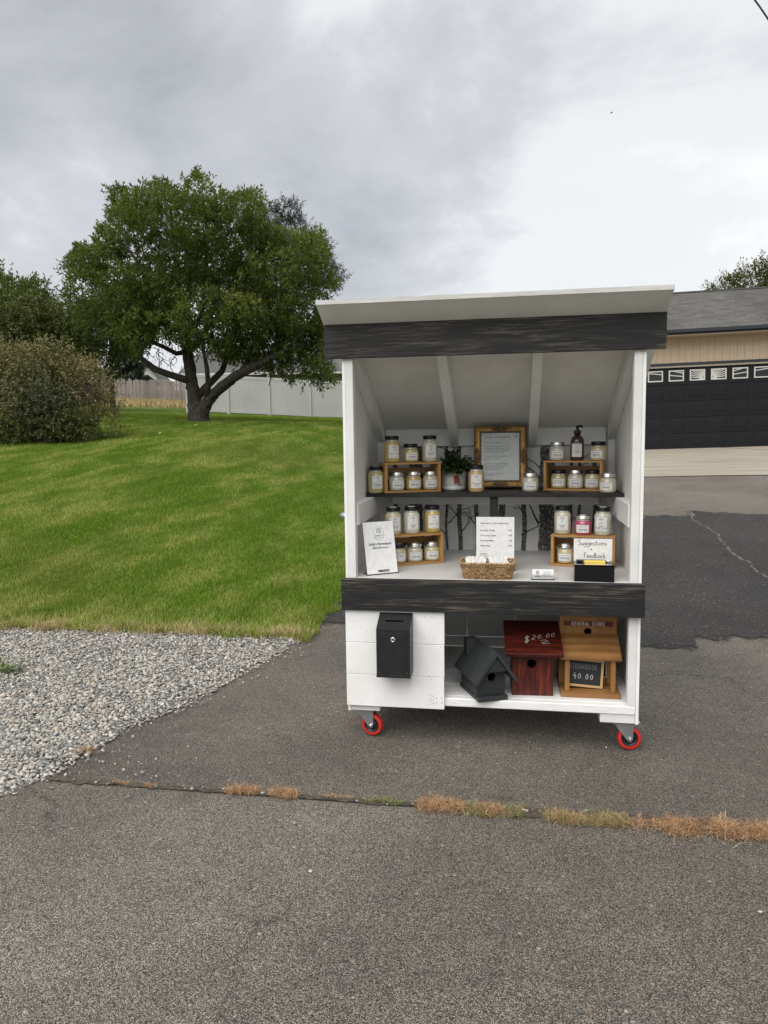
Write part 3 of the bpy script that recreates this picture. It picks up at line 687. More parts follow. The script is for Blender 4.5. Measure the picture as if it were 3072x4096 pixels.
# ---- grass blades
def blades(x, y, z, h, w, lean, rng, rnd, bend=.5):
    n = len(x); a = rng.uniform(0, 2 * math.pi, n)
    d = np.stack([np.cos(a), np.sin(a), np.zeros(n)], -1); s = np.stack([-np.sin(a), np.cos(a), np.zeros(n)], -1)
    b = np.stack([x, y, z], -1); up = np.array([0, 0, 1.0])
    p1 = b + up * (h * .55)[:, None] + d * (h * lean * .35)[:, None]
    p2 = b + up * (h * (1 - bend * lean * .4))[:, None] + d * (h * lean)[:, None]
    hw = (w / 2)[:, None]
    V = np.stack([b - s * hw, b + s * hw, p1 + s * hw * .8, p1 - s * hw * .8, p2], 1).reshape(-1, 3)
    o = (np.arange(n) * 5)[:, None]
    F = np.concatenate([o + np.array([[0, 1, 2]]), o + np.array([[0, 2, 3]]), o + np.array([[3, 2, 4]])])
    return V, F, np.repeat(rnd, 5)
def grass():
    rng = np.random.default_rng(3)
    n = 480000
    d = 4.55 * np.exp(rng.uniform(0, 1, n) * math.log(34 / 4.55)); az = rng.uniform(R(3), R(48), n)   # left of the stand's axis, seen from the drive
    x = .09 - np.sin(az) * d; y = -3.08 + np.cos(az) * d
    edge = np.array([1.49 + .03 * wob(v, 2.9) + .030 * wob(v, 11) + .02 * wob(v, 37) for v in np.linspace(-12, 0, 400)])
    ey = np.interp(x, np.linspace(-12, 0, 400), edge)
    keep = (y > ey) & (x < -1.215 + .03 * np.sin(y * 9) + .02 * np.sin(y * 23)) & (y < 31.0 - .11 * (x + 8))
    x, y, d = x[keep], y[keep], d[keep]; n = len(x)
    h = rng.uniform(.020, .042, n); w = .0009 + d * .00048
    near_edge = np.clip(1 - (y - np.interp(x, np.linspace(-12, 0, 400), edge)) / .42, 0, 1)
    h *= 1 + near_edge * np.clip(.7 + .9 * np.sin(x * 5.3) * np.sin(x * 13.1 + 1), 0, 2)
    rnd = np.clip(rng.beta(2, 2.6, n) + .55 * near_edge * rng.uniform(0, 1, n) * (rng.uniform(size=n) < .6), 0, 1)
    V, F, Rn = blades(x, y, gz(x, y) + .004, h, w, rng.uniform(.25, 1.0, n), rng, rnd)
    tag(np_mesh('grass', V, F, G['grass_blade'], None, Rn), 'mown green lawn rising towards the fences', 'grass', kind='stuff')
    m = 4200; cx = rng.uniform(-3.7, -1.22, 90); cw = rng.uniform(.02, .10, 90); pk = rng.choice(90, m); x = np.clip(cx[pk] + rng.normal(0, 1, m) * cw[pk], -3.8, -1.20); y = 1.49 + np.abs(rng.normal(0, .11, m)) + .05 * np.sin(cx[pk] * 17) + .03 * np.sin(cx[pk] * 41)
    V, F, Rn = blades(x, y, gz(x, y) + .003, rng.uniform(.03, .085, m), np.full(m, .0026), rng.uniform(.4, 1.5, m), rng, np.clip(rng.beta(2, 2, m), 0, 1))
    tag(np_mesh('straw_fringe', V, F, G['dry_grass'], None, Rn), 'fringe of dry straw grass along the gravel edge of the lawn', 'grass', kind='stuff')
    # dry unmown strip by the old fence
    m = 22000; x = rng.uniform(-36, -14, m); y = rng.uniform(37.5, 45.6, m) + .17 * (x + 28) * .5
    V, F, Rn = blades(x, y, gz(x, y), rng.uniform(.15, .42, m), np.full(m, .035), rng.uniform(.1, .7, m), rng, rng.uniform(.25, 1, m))
    tag(np_mesh('dry_grass', V, F, G['dry_grass'], None, Rn), 'strip of tall straw-coloured grass before the old wooden fence', 'grass', kind='stuff')
grass()
# ---- weeds: each tuft a thing of its own
def weed(label, x, y, rx, ry, n, h, mat, seed, group=None, spread=.9, name='weed_tuft'):
    rng = np.random.default_rng(seed)
    a = rng.uniform(0, 2 * math.pi, n); q = np.sqrt(rng.uniform(size=n))
    ns = max(4, int(rx / .011)); sc_ = rng.uniform(-1, 1, ns) * rx; sr = rng.uniform(.25, 1.0, ns); pick = rng.choice(ns, n, p=(sr ** 2) / (sr ** 2).sum())
    px = np.clip(sc_[pick] + rng.normal(0, .55, n) * sr[pick] * min(rx, .045), -1.15 * rx, 1.15 * rx); py = rng.normal(0, .42, n) * ry * (.5 + .7 * sr[pick]) + .006 * np.sin(sc_[pick] * 90 + seed)
    hv = .55 + .6 * np.sin(sc_[pick] * 61 + seed) ** 2
    V, F, Rn = blades(px, py, np.full(n, .004), hv * h * .46 * rng.uniform(.2, 1.1, n) * 1.0, rng.uniform(.0009, .0021, n), rng.uniform(.6, 3.2, n) * spread, rng, rng.uniform(size=n))
    o = np_mesh(name, V, F, G[mat], None, Rn); o.location = (x, y, float(gz(x, y)) + .004)
    tag(o, label, 'weed', group)
GW = 'weeds growing in the asphalt seam'
weed('rusty orange weed tuft, leftmost large one in the asphalt seam', -.82, -.555, .12, .03, 1500, .05, 'weed_orange', 1, GW)
weed('small green weed in the asphalt seam below the grey birdhouse side', -.36, -.56, .055, .018, 260, .045, 'weed_green', 2, GW)
weed('tiny rusty weed beside the gravel end of the asphalt seam', -1.39, -.555, .03, .014, 120, .028, 'weed_orange', 3, GW)
weed('second tiny rusty weed from the gravel in the asphalt seam', -1.27, -.558, .022, .012, 100, .026, 'weed_orange', 4, GW)
weed('small brown weed between the orange and green seam tufts', -.53, -.55, .06, .014, 220, .03, 'weed_orange', 5, GW)
weed('broad orange weed mat in seam, next beyond the small green tuft', -.04, -.565, .165, .045, 2800, .055, 'weed_orange', 6, GW)
weed('green fringe growing through the mixed orange seam mat', -.02, -.575, .13, .050, 700, .05, 'weed_green', 16, GW)
weed('mixed green and straw weed mat in seam under the brown birdhouse', .35, -.585, .15, .042, 2600, .05, 'weed_mixed', 7, GW)
weed('long straw-orange weed mat at right end of the asphalt seam', .86, -.59, .36, .062, 9500, .060, 'weed_orange', 8, GW)
weed('rusty weed on the gravel edge just above the seam', -1.69, -.30, .06, .04, 330, .035, 'weed_orange', 9)
weed('dried brown weed alone in the middle of the gravel', -1.88, 1.10, .085, .045, 420, .05, 'dead_brown', 10)
weed('pale dead grass tuft where the gravel meets the lawn', -2.22, 1.50, .12, .06, 420, .075, 'dead_brown', 12)
def leafy_weed():
    rng = np.random.default_rng(5); o = empty('leafy_weed', (-2.72, .60, .008))
    tag(o, 'low green leafy weed in the gravel at left edge', 'weed')
    mb = MB(); V = []; F = []; Rn = []
    for k in range(16):
        a = rng.uniform(0, 2 * math.pi); L_ = rng.uniform(.06, .17); pts = [(L_ * t * math.cos(a), L_ * t * math.sin(a) * .7, .01 + .06 * t * (1.2 - t) + .02 * math.sin(k)) for t in (0, .3, .6, 1)]
        mb.tube(pts, .0015, 5)
        for j in range(14):
            t = rng.uniform(.2, 1); c = np.array(pts[0]) * (1 - t) + np.array(pts[-1]) * t + np.array([0, 0, .03 * t]); b = rng.uniform(0, 6.28); l = rng.uniform(.012, .03)
            d = np.array([math.cos(b), math.sin(b), rng.uniform(-.1, .6)]); s = np.array([-math.sin(b), math.cos(b), 0]); i = len(V)
            V += [c, c + d * l * .5 + s * l * .25, c + d * l, c + d * l * .5 - s * l * .25]; F.append((i, i + 1, i + 2, i + 3)); Rn += [rng.uniform(0, .8)] * 4
    mb.build('stem', G['weed_green'], o); np_mesh('leaves', V, F, G['weed_green'], o, Rn)
leafy_weed()
def fallen_leaves():
    rr = random.Random(12); n = 16
    spots = [(-9.0, 17.6), (-8.1, 16.2), (-10.6, 17.9), (-7.2, 14.8), (-6.0, 18.5), (-4.9, 15.4), (-8.8, 14.9), (-5.6, 12.7), (-3.9, 13.6), (-7.6, 18.9), (-10.9, 16.4), (-4.4, 17.1)]
    for i, (x, y) in enumerate(spots):
        m = MB(); s_ = rr.uniform(.05, .08); m.add([(-s_, 0, .0), (-s_ * .2, s_ * .45, .012), (s_ * .9, .0, .02), (-s_ * .2, -s_ * .45, .004)], [(0, 1, 2), (0, 2, 3)])
        o = m.build('fallen_leaf', G['yellow_note' if i % 3 == 0 else 'dry_leaf']); o.location = gpt0(x, y, .045); o.rotation_euler = (rr.uniform(-.3, .3), rr.uniform(-.3, .3), rr.uniform(0, 6))
        tag(o, 'small yellowed leaf fallen on the lawn before the spreading tree', 'leaf', 'fallen leaves on the lawn')
def gpt0(x, y, dz): return (x, y, float(gz(x, y)) + dz)
fallen_leaves()

# ------------------------------------------------------------------ the stand
WP, WR, WW = G['white_paint'], G['white_rough'], G['white_worn']
stand = empty('market_stand', (0, 0, 0))
tag(stand, 'white wheeled wooden market stand with slanted roof and black boards', 'market stand')
def part(name, mat, *boxes, parent=None, c=.002):
    mb = MB()
    for lo, hi in boxes: mb.box(lo, hi, c=c)
    return mb.build(name, mat, parent or stand)
RS = .5268
def roof_z(y): return 1.785 - RS * (y + .019)      # underside of roof sheet
def stand_body():
    for s in (-1, 1):
        mb = MB(); a, b = sorted((s * .598, s * .610))
        mb.prism([(.0, .128), (.822, .128), (.822, roof_z(.822) - .003), (.0, roof_z(0) - .003)], a, b, 0); mb.build('side_panel', WP, stand)
        a, b = sorted((s * .5645, s * .5975))
        part('front_post', WR, ((a, -.001, .2035), (b, .045, 1.72)))
        part('back_post', WP, ((a, .756, .2035), (b, .800, 1.300)))
        a, b = sorted((s * .560, s * .5972))
        part('shelf_bracket', WP, ((a, .0455, .938), (b, .7555, 1.0315)))
    # lower deck
    part('bottom_rail', WW, ((-.597, -.0015, .167), (.597, .036, .203)), c=.003)
    ys = [.037, .19, .385, .588, .795]
    fl = None
    deck = empty('deck', (0, 0, 0)); deck.parent = stand
    for i in range(4):
        part('deck_board', WW, ((-.597, ys[i] + .0015, .186), (.597, ys[i + 1] - .0015, .203)), parent=deck)
    for x0, x1 in ((.458, .597), (-.607, -.470)):
        part('caster_block', WR, ((x0, .004, .128), (x1, .094, .1662)))
        part('caster_block', WR, ((x0, .70, .128), (x1, .79, .1662)))
    # lower back wall boards
    back = empty('lower_back', (0, 0, 0)); back.parent = stand
    part('back_board', WP, ((-.5975, .801, .2035), (.5975, .815, .2555)), parent=back)
    for x0, x1 in ((-.5975, -.138), (-.135, .115), (.118, .5975)):
        part('back_board', WP, ((x0, .801, .2585), (x1, .815, .698)), parent=back)
    # counter and boards
    part('counter', G['grey_paint'], ((-.5975, .0, .699), (.5975, .8, .719)))
    part('counter_board', G['black_stain'], ((-.6226, -.038, .584), (.6195, -.0018, .7185)), c=.002)
    part('fascia_board', G['black_stain'], ((-.6795, -.019, 1.645), (.6795, -.0015, 1.7848)), c=.0015)
    # shelf
    part('shelf', G['shelf_black'], ((-.597, .41, 1.032), (.597, .803, 1.05)))
    part('shelf_leg', G['shelf_black'], ((-.008, .43, .7195), (.030, .452, 1.0315)))
    part('shelf_cleat', WP, ((-.53, .787, .963), (.53, .8045, 1.0315)))
    # upper back
    part('header', WP, ((-.559, .787, 1.266), (.559, .8045, 1.354)))
    pan = part('back_panel', G['wallpaper'], ((-.5975, .805, .7195), (.5975, .815, 1.33)), c=0)
    # rafters and roof
    roof = MB(); y0, y1 = -.137, .90; t = .016
    roof.prism([(y0, roof_z(y0)), (y0 - .004, roof_z(y0) + t * .9), (y1, roof_z(y1) + t * 1.1), (y1, roof_z(y1))], -.6815, .6795, 0)
    ro = roof.build('roof', WP, stand)
    ed = MB(); ed.prism([(y0 - .0015, roof_z(y0) - .0015), (y0 - .0065, roof_z(y0) + t * .95), (y0 + .004, roof_z(y0) + t * .98), (y0 + .004, roof_z(y0) - .0035)], -.6818, .6798, 0); ed.build('roof_edge', WW, ro)
    for x0, x1, dp in ((-.597, -.561, .088), (-.219, -.178, .102), (.176, .216, .102), (.561, .597, .088)):
        rf = MB(); ya = .0458 if dp < .1 else 0.0; yb = .755 if dp < .1 else .786
        rf.prism([(ya, roof_z(ya) - dp), (yb, roof_z(yb) - dp + (.0 if dp < .1 else .0)), (yb, roof_z(yb) - .002), (ya, roof_z(ya) - .002)], x0, x1, 0)
        rf.build('rafter', WP, ro)
    # cupboard door of three boards
    door = empty('cupboard_door', (0, 0, 0)); door.parent = stand
    for i, (z0, z1) in enumerate(((.1587, .2990), (.3004, .4395), (.4410, .5830))):
        part('door_board', WP, ((-.6105, -.0205, z0), (-.1865 + .001 * i, -.0025, z1)), parent=door, c=.0015)
    nm = MB(); nm.lathe([(.0016, -.0002), (.0016, .0004)], 8, Matrix.Rotation(math.pi / 2, 4, 'X')); nme = nm.mesh('nail_head'); nme.materials.append(G['ink_grey'])
    for x, z in ((-.2685, .562), (-.232, .558), (-.268, .470), (-.232, .468), (-.300, .318), (-.250, .302), (-.600, .575), (-.545, .508), (-.592, .312), (-.590, .418), (-.545, .17), (-.602, .172), (-.2, .43), (-.24, .29)): link('nail_head', nme, door).location = (x, -.0207, z)
    # grey scuff marks on the door
    mk = MB(); rr = random.Random(2)
    for i in range(26):
        x = -.262 + rr.uniform(0, .028); z = .176 + rr.uniform(0, .05); mk.box((x, -.0213, z), (x + rr.uniform(.003, .010), -.0207, z + rr.uniform(.0008, .002)))
    for x, z in ((-.222, .205), (-.2, .205), (-.222, .185), (-.2, .185)): mk.box((x, -.0213, z), (x + .006, -.0207, z + .006))
    mk.build('scuff_mark', G['paper_grey'], door)
    # grab handle on the left side
    h = MB(); h.tube([(-.6105, .12, .972), (-.640, .12, .972), (-.652, .135, .972), (-.652, .32, .972), (-.640, .335, .972), (-.6105, .335, .972)], .0125, 10); h.build('grab_handle', G['zinc'], stand)
    # birch wood print on the back panel
    pr = MB(); tw = [(-.524, -.5), (-.44, -.367), (-.249, -.235), (-.185, -.162), (-.095, -.074), (.027, .061), (.145, .169), (.233, .308), (.382, .398), (.429, .445), (.499, .519)]
    rr = random.Random(4); Y = .8045
    def stripe(pts, w): pr.ribbon([(p[0], Y, p[1]) for p in pts], w, up=(0, -1, 0))
    for a, b in tw:
        n = 30; ph = rr.uniform(0, 6)
        stripe([((a + b) / 2 + .004 * math.sin(i * .35 + ph), .7205 + (1.264 - .7205) * i / n) for i in range(n + 1)], [(b - a) * (1 + .06 * math.sin(i * 1.7 + ph)) for i in range(n + 1)])
    pr.build('birch_trunks', G['birch_bark'], pan)
    br = MB(); Y2 = .8042
    def twig(x, z, ang, L_, w, depth):
        pts = []; a = ang; p = [x, z]
        for i in range(7):
            pts.append(tuple(p)); a += rr.uniform(-.16, .2); p = [p[0] + math.cos(a) * L_ / 6, p[1] + math.sin(a) * L_ / 6]
            if depth and i in (2, 3, 4, 5) and rr.random() < .75: twig(p[0], p[1], a + rr.choice((-1, 1)) * rr.uniform(.5, .9), L_ * rr.uniform(.3, .5), w * .55, depth - 1)
        br.ribbon([(max(-.555, min(.555, q[0])), Y2, max(.722, min(1.262, q[1]))) for q in pts], [w * (1 - .12 * i) for i in range(7)], up=(0, -1, 0))
    for x, z, s, L_, w in ((.233, .862, -1, .17, .011), (.169, .90, -1, .10, .008), (.145, .80, 1, .14, .008), (-.235, .86, 1, .11, .007), (-.249, .80, -1, .08, .006), (-.162, .82, 1, .10, .007), (-.185, .90, -1, .09, .006), (-.095, .86, -1, .08, .006), (.382, .93, 1, .12, .007), (.429, .88, -1, .10, .006), (.233, 1.10, -1, .12, .008), (.233, 1.15, -1, .10, .006), (.382, 1.1, 1, .1, .006), (-.367, .93, 1, .10, .006), (-.44, 1.16, 1, .12, .007), (-.235, 1.15, 1, .12, .008), (-.2, 1.2, -1, .1, .006), (.445, .97, 1, .09, .006), (.061, .96, -1, .10, .01), (.308, 1.2, 1, .1, .006), (.308, .97, 1, .09, .006)):
        twig(x, z, (math.pi / 2) + (-s) * rr.uniform(.55, .95), L_, w, 2)
    br.build('birch_branches', G['ink'], pan)['kind'] = 'stuff'
    # casters
    def caster(x, y, yaw, px, lever, name='caster'):
        c = empty(name, (x, y, 0)); c.parent = stand; c.rotation_euler = (0, 0, yaw)
        r_ = .0488; zc = r_
        m = Matrix.Translation((.0, 0, zc)) @ Matrix.Rotation(math.pi / 2, 4, 'X')
        t = MB(); t.lathe([(.0350, -.0125), (.0450, -.0145), (.0475, -.012), (r_, -.006), (r_, .006), (.0475, .012), (.0450, .0145), (.0350, .0125)], 40, m, cap0=False, cap1=False); t.build('tyre', G['red_rubber'], c)
        h_ = MB(); h_.lathe([(.004, -.010), (.016, -.012), (.018, -.008), (.028, -.008), (.031, -.0125), (.0352, -.0125), (.0352, .0125), (.031, .0125), (.028, .008), (.018, .008), (.016, .012), (.004, .010)], 40, m); h_.build('hub', G['black_plastic'], c)
        f = MB()
        for s in (-1, 1):
            y_ = s * .0185
            f.prism([(px - .040, .122), (px - .034, .110), (-.012, zc - .006), (-.004, zc - .0135), (.006, zc - .0125), (.0115, zc), (.0125, .094), (px + .042, .110), (px + .046, .122)], y_ - .0014, y_ + .0014, 1)
        f.box((px - .042, -.0215, .116), (px + .047, .0215, .1225)); f.build('fork', G['zinc'], c)
        p = MB(); p.box((px - .048, -.04, .1235), (px + .048, .04, .1278), c=.001); p.lathe([(.026, .1222), (.026, .1236)], 20, Matrix.Translation((px, 0, 0))); p.build('top_plate', G['zinc'], c)
        a = MB(); a.lathe([(.0085, .0205), (.0085, .026), (.0055, .0262), (.0055, .031)], 8, m, False); a.build('axle_bolt', G['chrome'], c)
        a = MB(); a.lathe([(.0085, -.026), (.0085, -.0205)], 6, m, False); a.build('axle_nut', G['chrome'], c)
        if lever:
            b = MB(); b.prism([(px + .040, .112), (px + .070, .118), (px + .078, .108), (px + .097, .072), (px + .091, .070), (px + .068, .100), (px + .040, .104)], -.014, .014, 1); b.build('brake_lever', G['chrome'], c)
    caster(.583, .055, R(6), -.028, True)
    caster(-.513, .055, R(-14), -.030, False)
    caster(.583, .745, R(30), -.028, False)
    caster(-.513, .745, R(-30), -.030, False)
stand_body()

# ------------------------------------------------------------------ things on the stand
ZS, ZC, ZF = 1.0505, .7195, .2035
CRH = .143
def crate(name, x, y, z, deg, w, label):
    o = empty(name, (x, y, z), R(deg)); tag(o, label, 'crate', 'small wooden display crates'); t = .0085; D = .112; H = CRH
    P = lambda lo, hi, n, m='pine_crate': MB().box(lo, hi, c=.0008).build(n, G[m], o)
    P((0, 0, t), (t + .004, D, H - t), 'end_board'); P((w - t - .004, 0, t), (w, D, H - t), 'end_board')
    for n_, z0, z1 in (('base_slat', 0, t - .0004), ('top_slat', H - t + .0004, H)):
        P((-.001, -.001, z0), (w + .001, D * .5 - .0015, z1), n_); P((-.001, D * .5 + .0015, z0), (w + .001, D + .001, z1), n_)
    for z0 in (.020, .078): P((0, D + .0014, z0), (w, D + .0074, z0 + .036), 'back_slat', 'pine_dark')
    nl = MB()
    for xx in (.006, w - .006):
        for k in range(6): nl.box((xx - .0035, -.0014, .012 + k * .0), (xx + .0035, -.0011, .013))
    return o
crate('wooden_crate', -.500, .399, ZS, 25.2, .281, 'small pine crate on black shelf beside the potted plant')
crate('wooden_crate', -.469, .264, ZC, 29, .280, 'small pine crate on grey counter behind the leaning white card')
crate('wooden_crate', .244, .581, ZS, -14, .275, 'small pine crate on black shelf carrying the amber bottle')
crate('wooden_crate', .271, .370, ZC, -11.3, .281, 'small pine crate on grey counter with pink jar on top')

JAR_DATA = {}
def jar_mesh(kind, part_):
    k = (kind, part_)
    if k in JAR_DATA: return JAR_DATA[k]
    R0 = .0378; mb = MB()
    if kind == 'pint':
        body = [(.029, .0), (.034, .0012), (.0365, .006), (.0372, .014), (R0, .02), (R0, .084), (.0368, .091), (.034, .097), (.0315, .1005)]
        neck = [(.0315, .1005), (.0302, .104), (.0302, .112)]; lz, lt = .1105, .128
    else:
        body = [(.029, .0), (.0345, .0012), (.037, .006), (.0378, .014), (.0384, .02), (.0384, .046), (.0372, .054), (.034, .0615), (.0322, .065)]
        neck = [(.0322, .065), (.0312, .068), (.0312, .074)]; lz, lt = .0715, .0895
    if part_ == 'jar': mb.lathe(body, 32, cap1=True)
    elif part_ == 'neck': mb.lathe(neck, 32, cap0=False)
    elif part_ == 'lid':
        rl = .0335 if kind == 'pint' else .0345
        mb.lathe([(rl - .001, lz), (rl + .0006, lz + .001), (rl + .0006, lz + .004), (rl - .001, lz + .0055), (rl + .0004, lz + .0075), (rl - .0012, lz + .0095), (rl - .0006, lt - .004), (rl - .0022, lt - .0008), (rl - .004, lt), (rl - .007, lt - .0006)], 36)
    elif part_ == 'sticker':
        mb.lathe([(.017, lt - .0004), (.017, lt + .0001)], 24)
    me = mb.mesh(part_ + '_' + kind); JAR_DATA[k] = me; return me
def candle(x, y, z, kind, wax, lidm, title, label, yaw=0.0, ic=None, sticker=False, group='scented candle jars'):
    o = empty('candle_jar', (x, y, z)); tag(o, label, 'candle jar', group)
    face = math.atan2(CAM.y - y, CAM.x - x) + R(yaw)           # label turned towards the front of the stand
    o.rotation_euler = (0, 0, face + math.pi / 2)
    def piece(nm, mat, par=o):
        me = jar_mesh(kind, nm)
        if not me.materials: me.materials.append(G[mat])
        ob = link(nm, me, par); ob.material_slots[0].link = 'OBJECT'; ob.material_slots[0].material = G[mat]; return ob
    piece('jar', wax); piece('neck', 'jar_glass'); ld = piece('lid', lidm)
    if sticker: piece('sticker', 'paper', ld)
    r_ = .0383 if kind == 'pint' else .0389
    wdt, z0, z1 = (.055, .022, .084) if kind == 'pint' else (.060, .012, .047)
    def place(px, pz, off=0.0):                                   # wraps flat lettering round the jar; front is local -y
        a = px / r_ - math.pi / 2; return Vector(((r_ + off) * math.cos(a), (r_ + off) * math.sin(a), pz))
    lb = MB(); n = 14; vs_ = []
    for i in range(n + 1):
        px = -wdt / 2 + wdt * i / n; vs_ += [place(px, z0), place(px, z1)]
    lb.add(vs_, [(2 * i, 2 * i + 2, 2 * i + 3, 2 * i + 1) for i in range(n)], smooth=True)
    lab = lb.build('label', G['paper'], o)
    tx = MB(); pl_ = lambda a, b: place(a, b, .0004)
    up = (0, -1, 0)
    if kind == 'pint':
        add_text(tx, "Jody's", .0052, 0, z1 - .0075, pl_, bold=.0001); add_text(tx, 'Farmstand', .0052, 0, z1 - .0118, pl_, bold=.0001)
        if ic: icon(tx, ic, 0, z1 - .0245, .017, pl_, .0009, up)
        for i, t_ in enumerate(title): add_text(tx, t_, .0098, 0, z1 - .043 - .0075 * i, pl_, bold=.0001, shear=.25, space=1.1)
        add_text(tx, 'soy candle - hand poured', .0034, 0, z0 + .0065, pl_); add_text(tx, '16 oz / 453 g', .0034, 0, z0 + .0025, pl_)
    else:
        add_text(tx, "Jody's Farmstand", .0052, 0, z1 - .009, pl_)
        if ic:
            icon(tx, ic, -.018, z0 + .017, .013, pl_, .0008, up)
            for i, t_ in enumerate(title): add_text(tx, t_, .008, .008, z0 + .018 - .0075 * i, pl_, shear=.25)
        else:
            t_ = title[0]; s_ = min(.0112, .060 / max(len(t_), 1)); add_text(tx, t_, s_, 0, z0 + .0135, pl_, bold=.00035)
            add_text(tx, 'hand poured in small batches', .0034, 0, z0 + .009, pl_); add_text(tx, '8 oz    soy candle    made with care', .003, 0, z0 + .004, pl_)
    tx.build('lettering', G['ink'], lab)
    return o
T1, T2 = ZS + CRH + .0006, ZC + CRH + .0006
I1, I2 = ZS + .0092, ZC + .0092
B_, S_ = 'black_lid', 'silver_lid'
candle(-.550, .429, ZS, 'pint', 'wax_green', B_, ('farmhouse', 'coffee'), 'tall tan-green candle jar standing against the side wall on black shelf', 13, 'mug', True)
candle(-.073, .485, ZS, 'pint', 'wax_tan', B_, ('farmhouse', 'coffee'), 'tall tan candle jar between the potted plant and the gilt frame', 0, 'mug')
candle(.180, .517, ZS, 'half', 'wax_pale', S_, ('PINK LEMONADE',), 'short pale jar with silver lid alone in front of the gilt frame', 0, None)
candle(.529, .452, ZS, 'half', 'wax_pale', S_, ('PINK LEMONADE',), 'short pale jar with silver lid at the far end of black shelf', -16, None, True)
candle(-.476, .466, T1, 'pint', 'wax_yellow', B_, ('lemon loaf',), 'tall yellow jar, outermost on the crate beside the potted plant', 16, 'loaf')
candle(-.391, .505, T1, 'half', 'wax_green', B_, ('APPLE PICKIN',), 'short green jar with black lid between two tall jars', 12, None, True)
candle(-.302, .547, T1, 'pint', 'wax_pale', B_, ('flannel', 'season'), 'tall pale jar on the upper crate next to the plant leaves', 8, 'coat')
candle(-.456, .471, I1, 'half', 'wax_white', S_, ('PINK LEMONADE',), 'short whitish silver-lid jar in upper crate, nearest its outer end', 14, None, True)
candle(-.378, .508, I1, 'half', 'wax_yellow', S_, ('LEMON CAKE',), 'short yellow silver-lid jar in the middle of the upper crate', 10, None, True)
candle(-.300, .545, I1, 'half', 'wax_pale', S_, ('PINK LEMONADE',), 'short pale silver-lid jar in upper crate, nearest the plant', 8, None)
candle(.310, .616, T1, 'half', 'wax_white', S_, ('PINK LEMONADE',), 'short white silver-lid jar on crate beside the amber bottle', 0, None)
candle(.497, .569, T1, 'half', 'wax_cream', B_, ('TIMBER TRAIL',), 'short cream jar with black lid on crate beside the amber bottle', -16, None)
candle(.318, .614, I1, 'half', 'wax_green', B_, ('cinnamon', 'rolls'), 'short greenish jar with black lid inside the crate under amber bottle', -2, 'cookie')
candle(.396, .595, I1, 'half', 'wax_white', S_, ('PINK LEMONADE',), 'short silver-lid jar between two black-lid jars inside crate', -4, None)
candle(.474, .576, I1, 'half', 'wax_cream', B_, ('FAVORITE FLANNEL',), 'short cream jar with black lid inside crate behind corner jar', -8, None)
candle(-.453, .330, T2, 'pint', 'wax_cream', B_, ('flannel', 'season'), 'tall cream jar half hidden behind the leaning white card', 16, 'coat', True)
candle(-.372, .375, T2, 'pint', 'wax_white', B_, ('timber', 'trail'), 'tall white jar in the middle on the lower crate', 12, 'tree', True)
candle(-.278, .427, T2, 'pint', 'wax_yellow', B_, ('lemon loaf',), 'tall yellow jar on the lower crate beside the birch print', 10, 'loaf')
candle(-.432, .342, I2, 'half', 'wax_cream', B_, ('flannel',), 'short cream black-lid jar mostly hidden by the leaning white card', 10, 'coat', True)
candle(-.360, .381, I2, 'half', 'wax_pale', S_, ('COCONUT MILK',), 'short pale silver-lid jar in the middle of the lower crate', 10, None, True)
candle(-.283, .424, I2, 'half', 'wax_cream', S_, ('CLEAN SHEETS',), 'short cream silver-lid jar at inner end of the lower crate', 8, None, True)
candle(.325, .410, T2, 'pint', 'wax_pale', B_, ('timber', 'trail'), 'tall pale jar next to the short pink jar, on its birch side', -2, 'tree')
candle(.415, .392, T2, 'half', 'wax_pink', S_, ('PINK LEMONADE',), 'short bright pink candle jar on the counter crate', -3, None, True)
candle(.500, .375, T2, 'pint', 'wax_white', B_, ('little', 'beach house'), 'tall whitish jar next to the pink jar, above the suggestion card', -12, 'hut', True)
candle(.338, .409, I2, 'half', 'wax_cream', S_, ('PINK LEMONADE',), 'short cream jar alone inside the crate behind the suggestion card', -2, None, True)

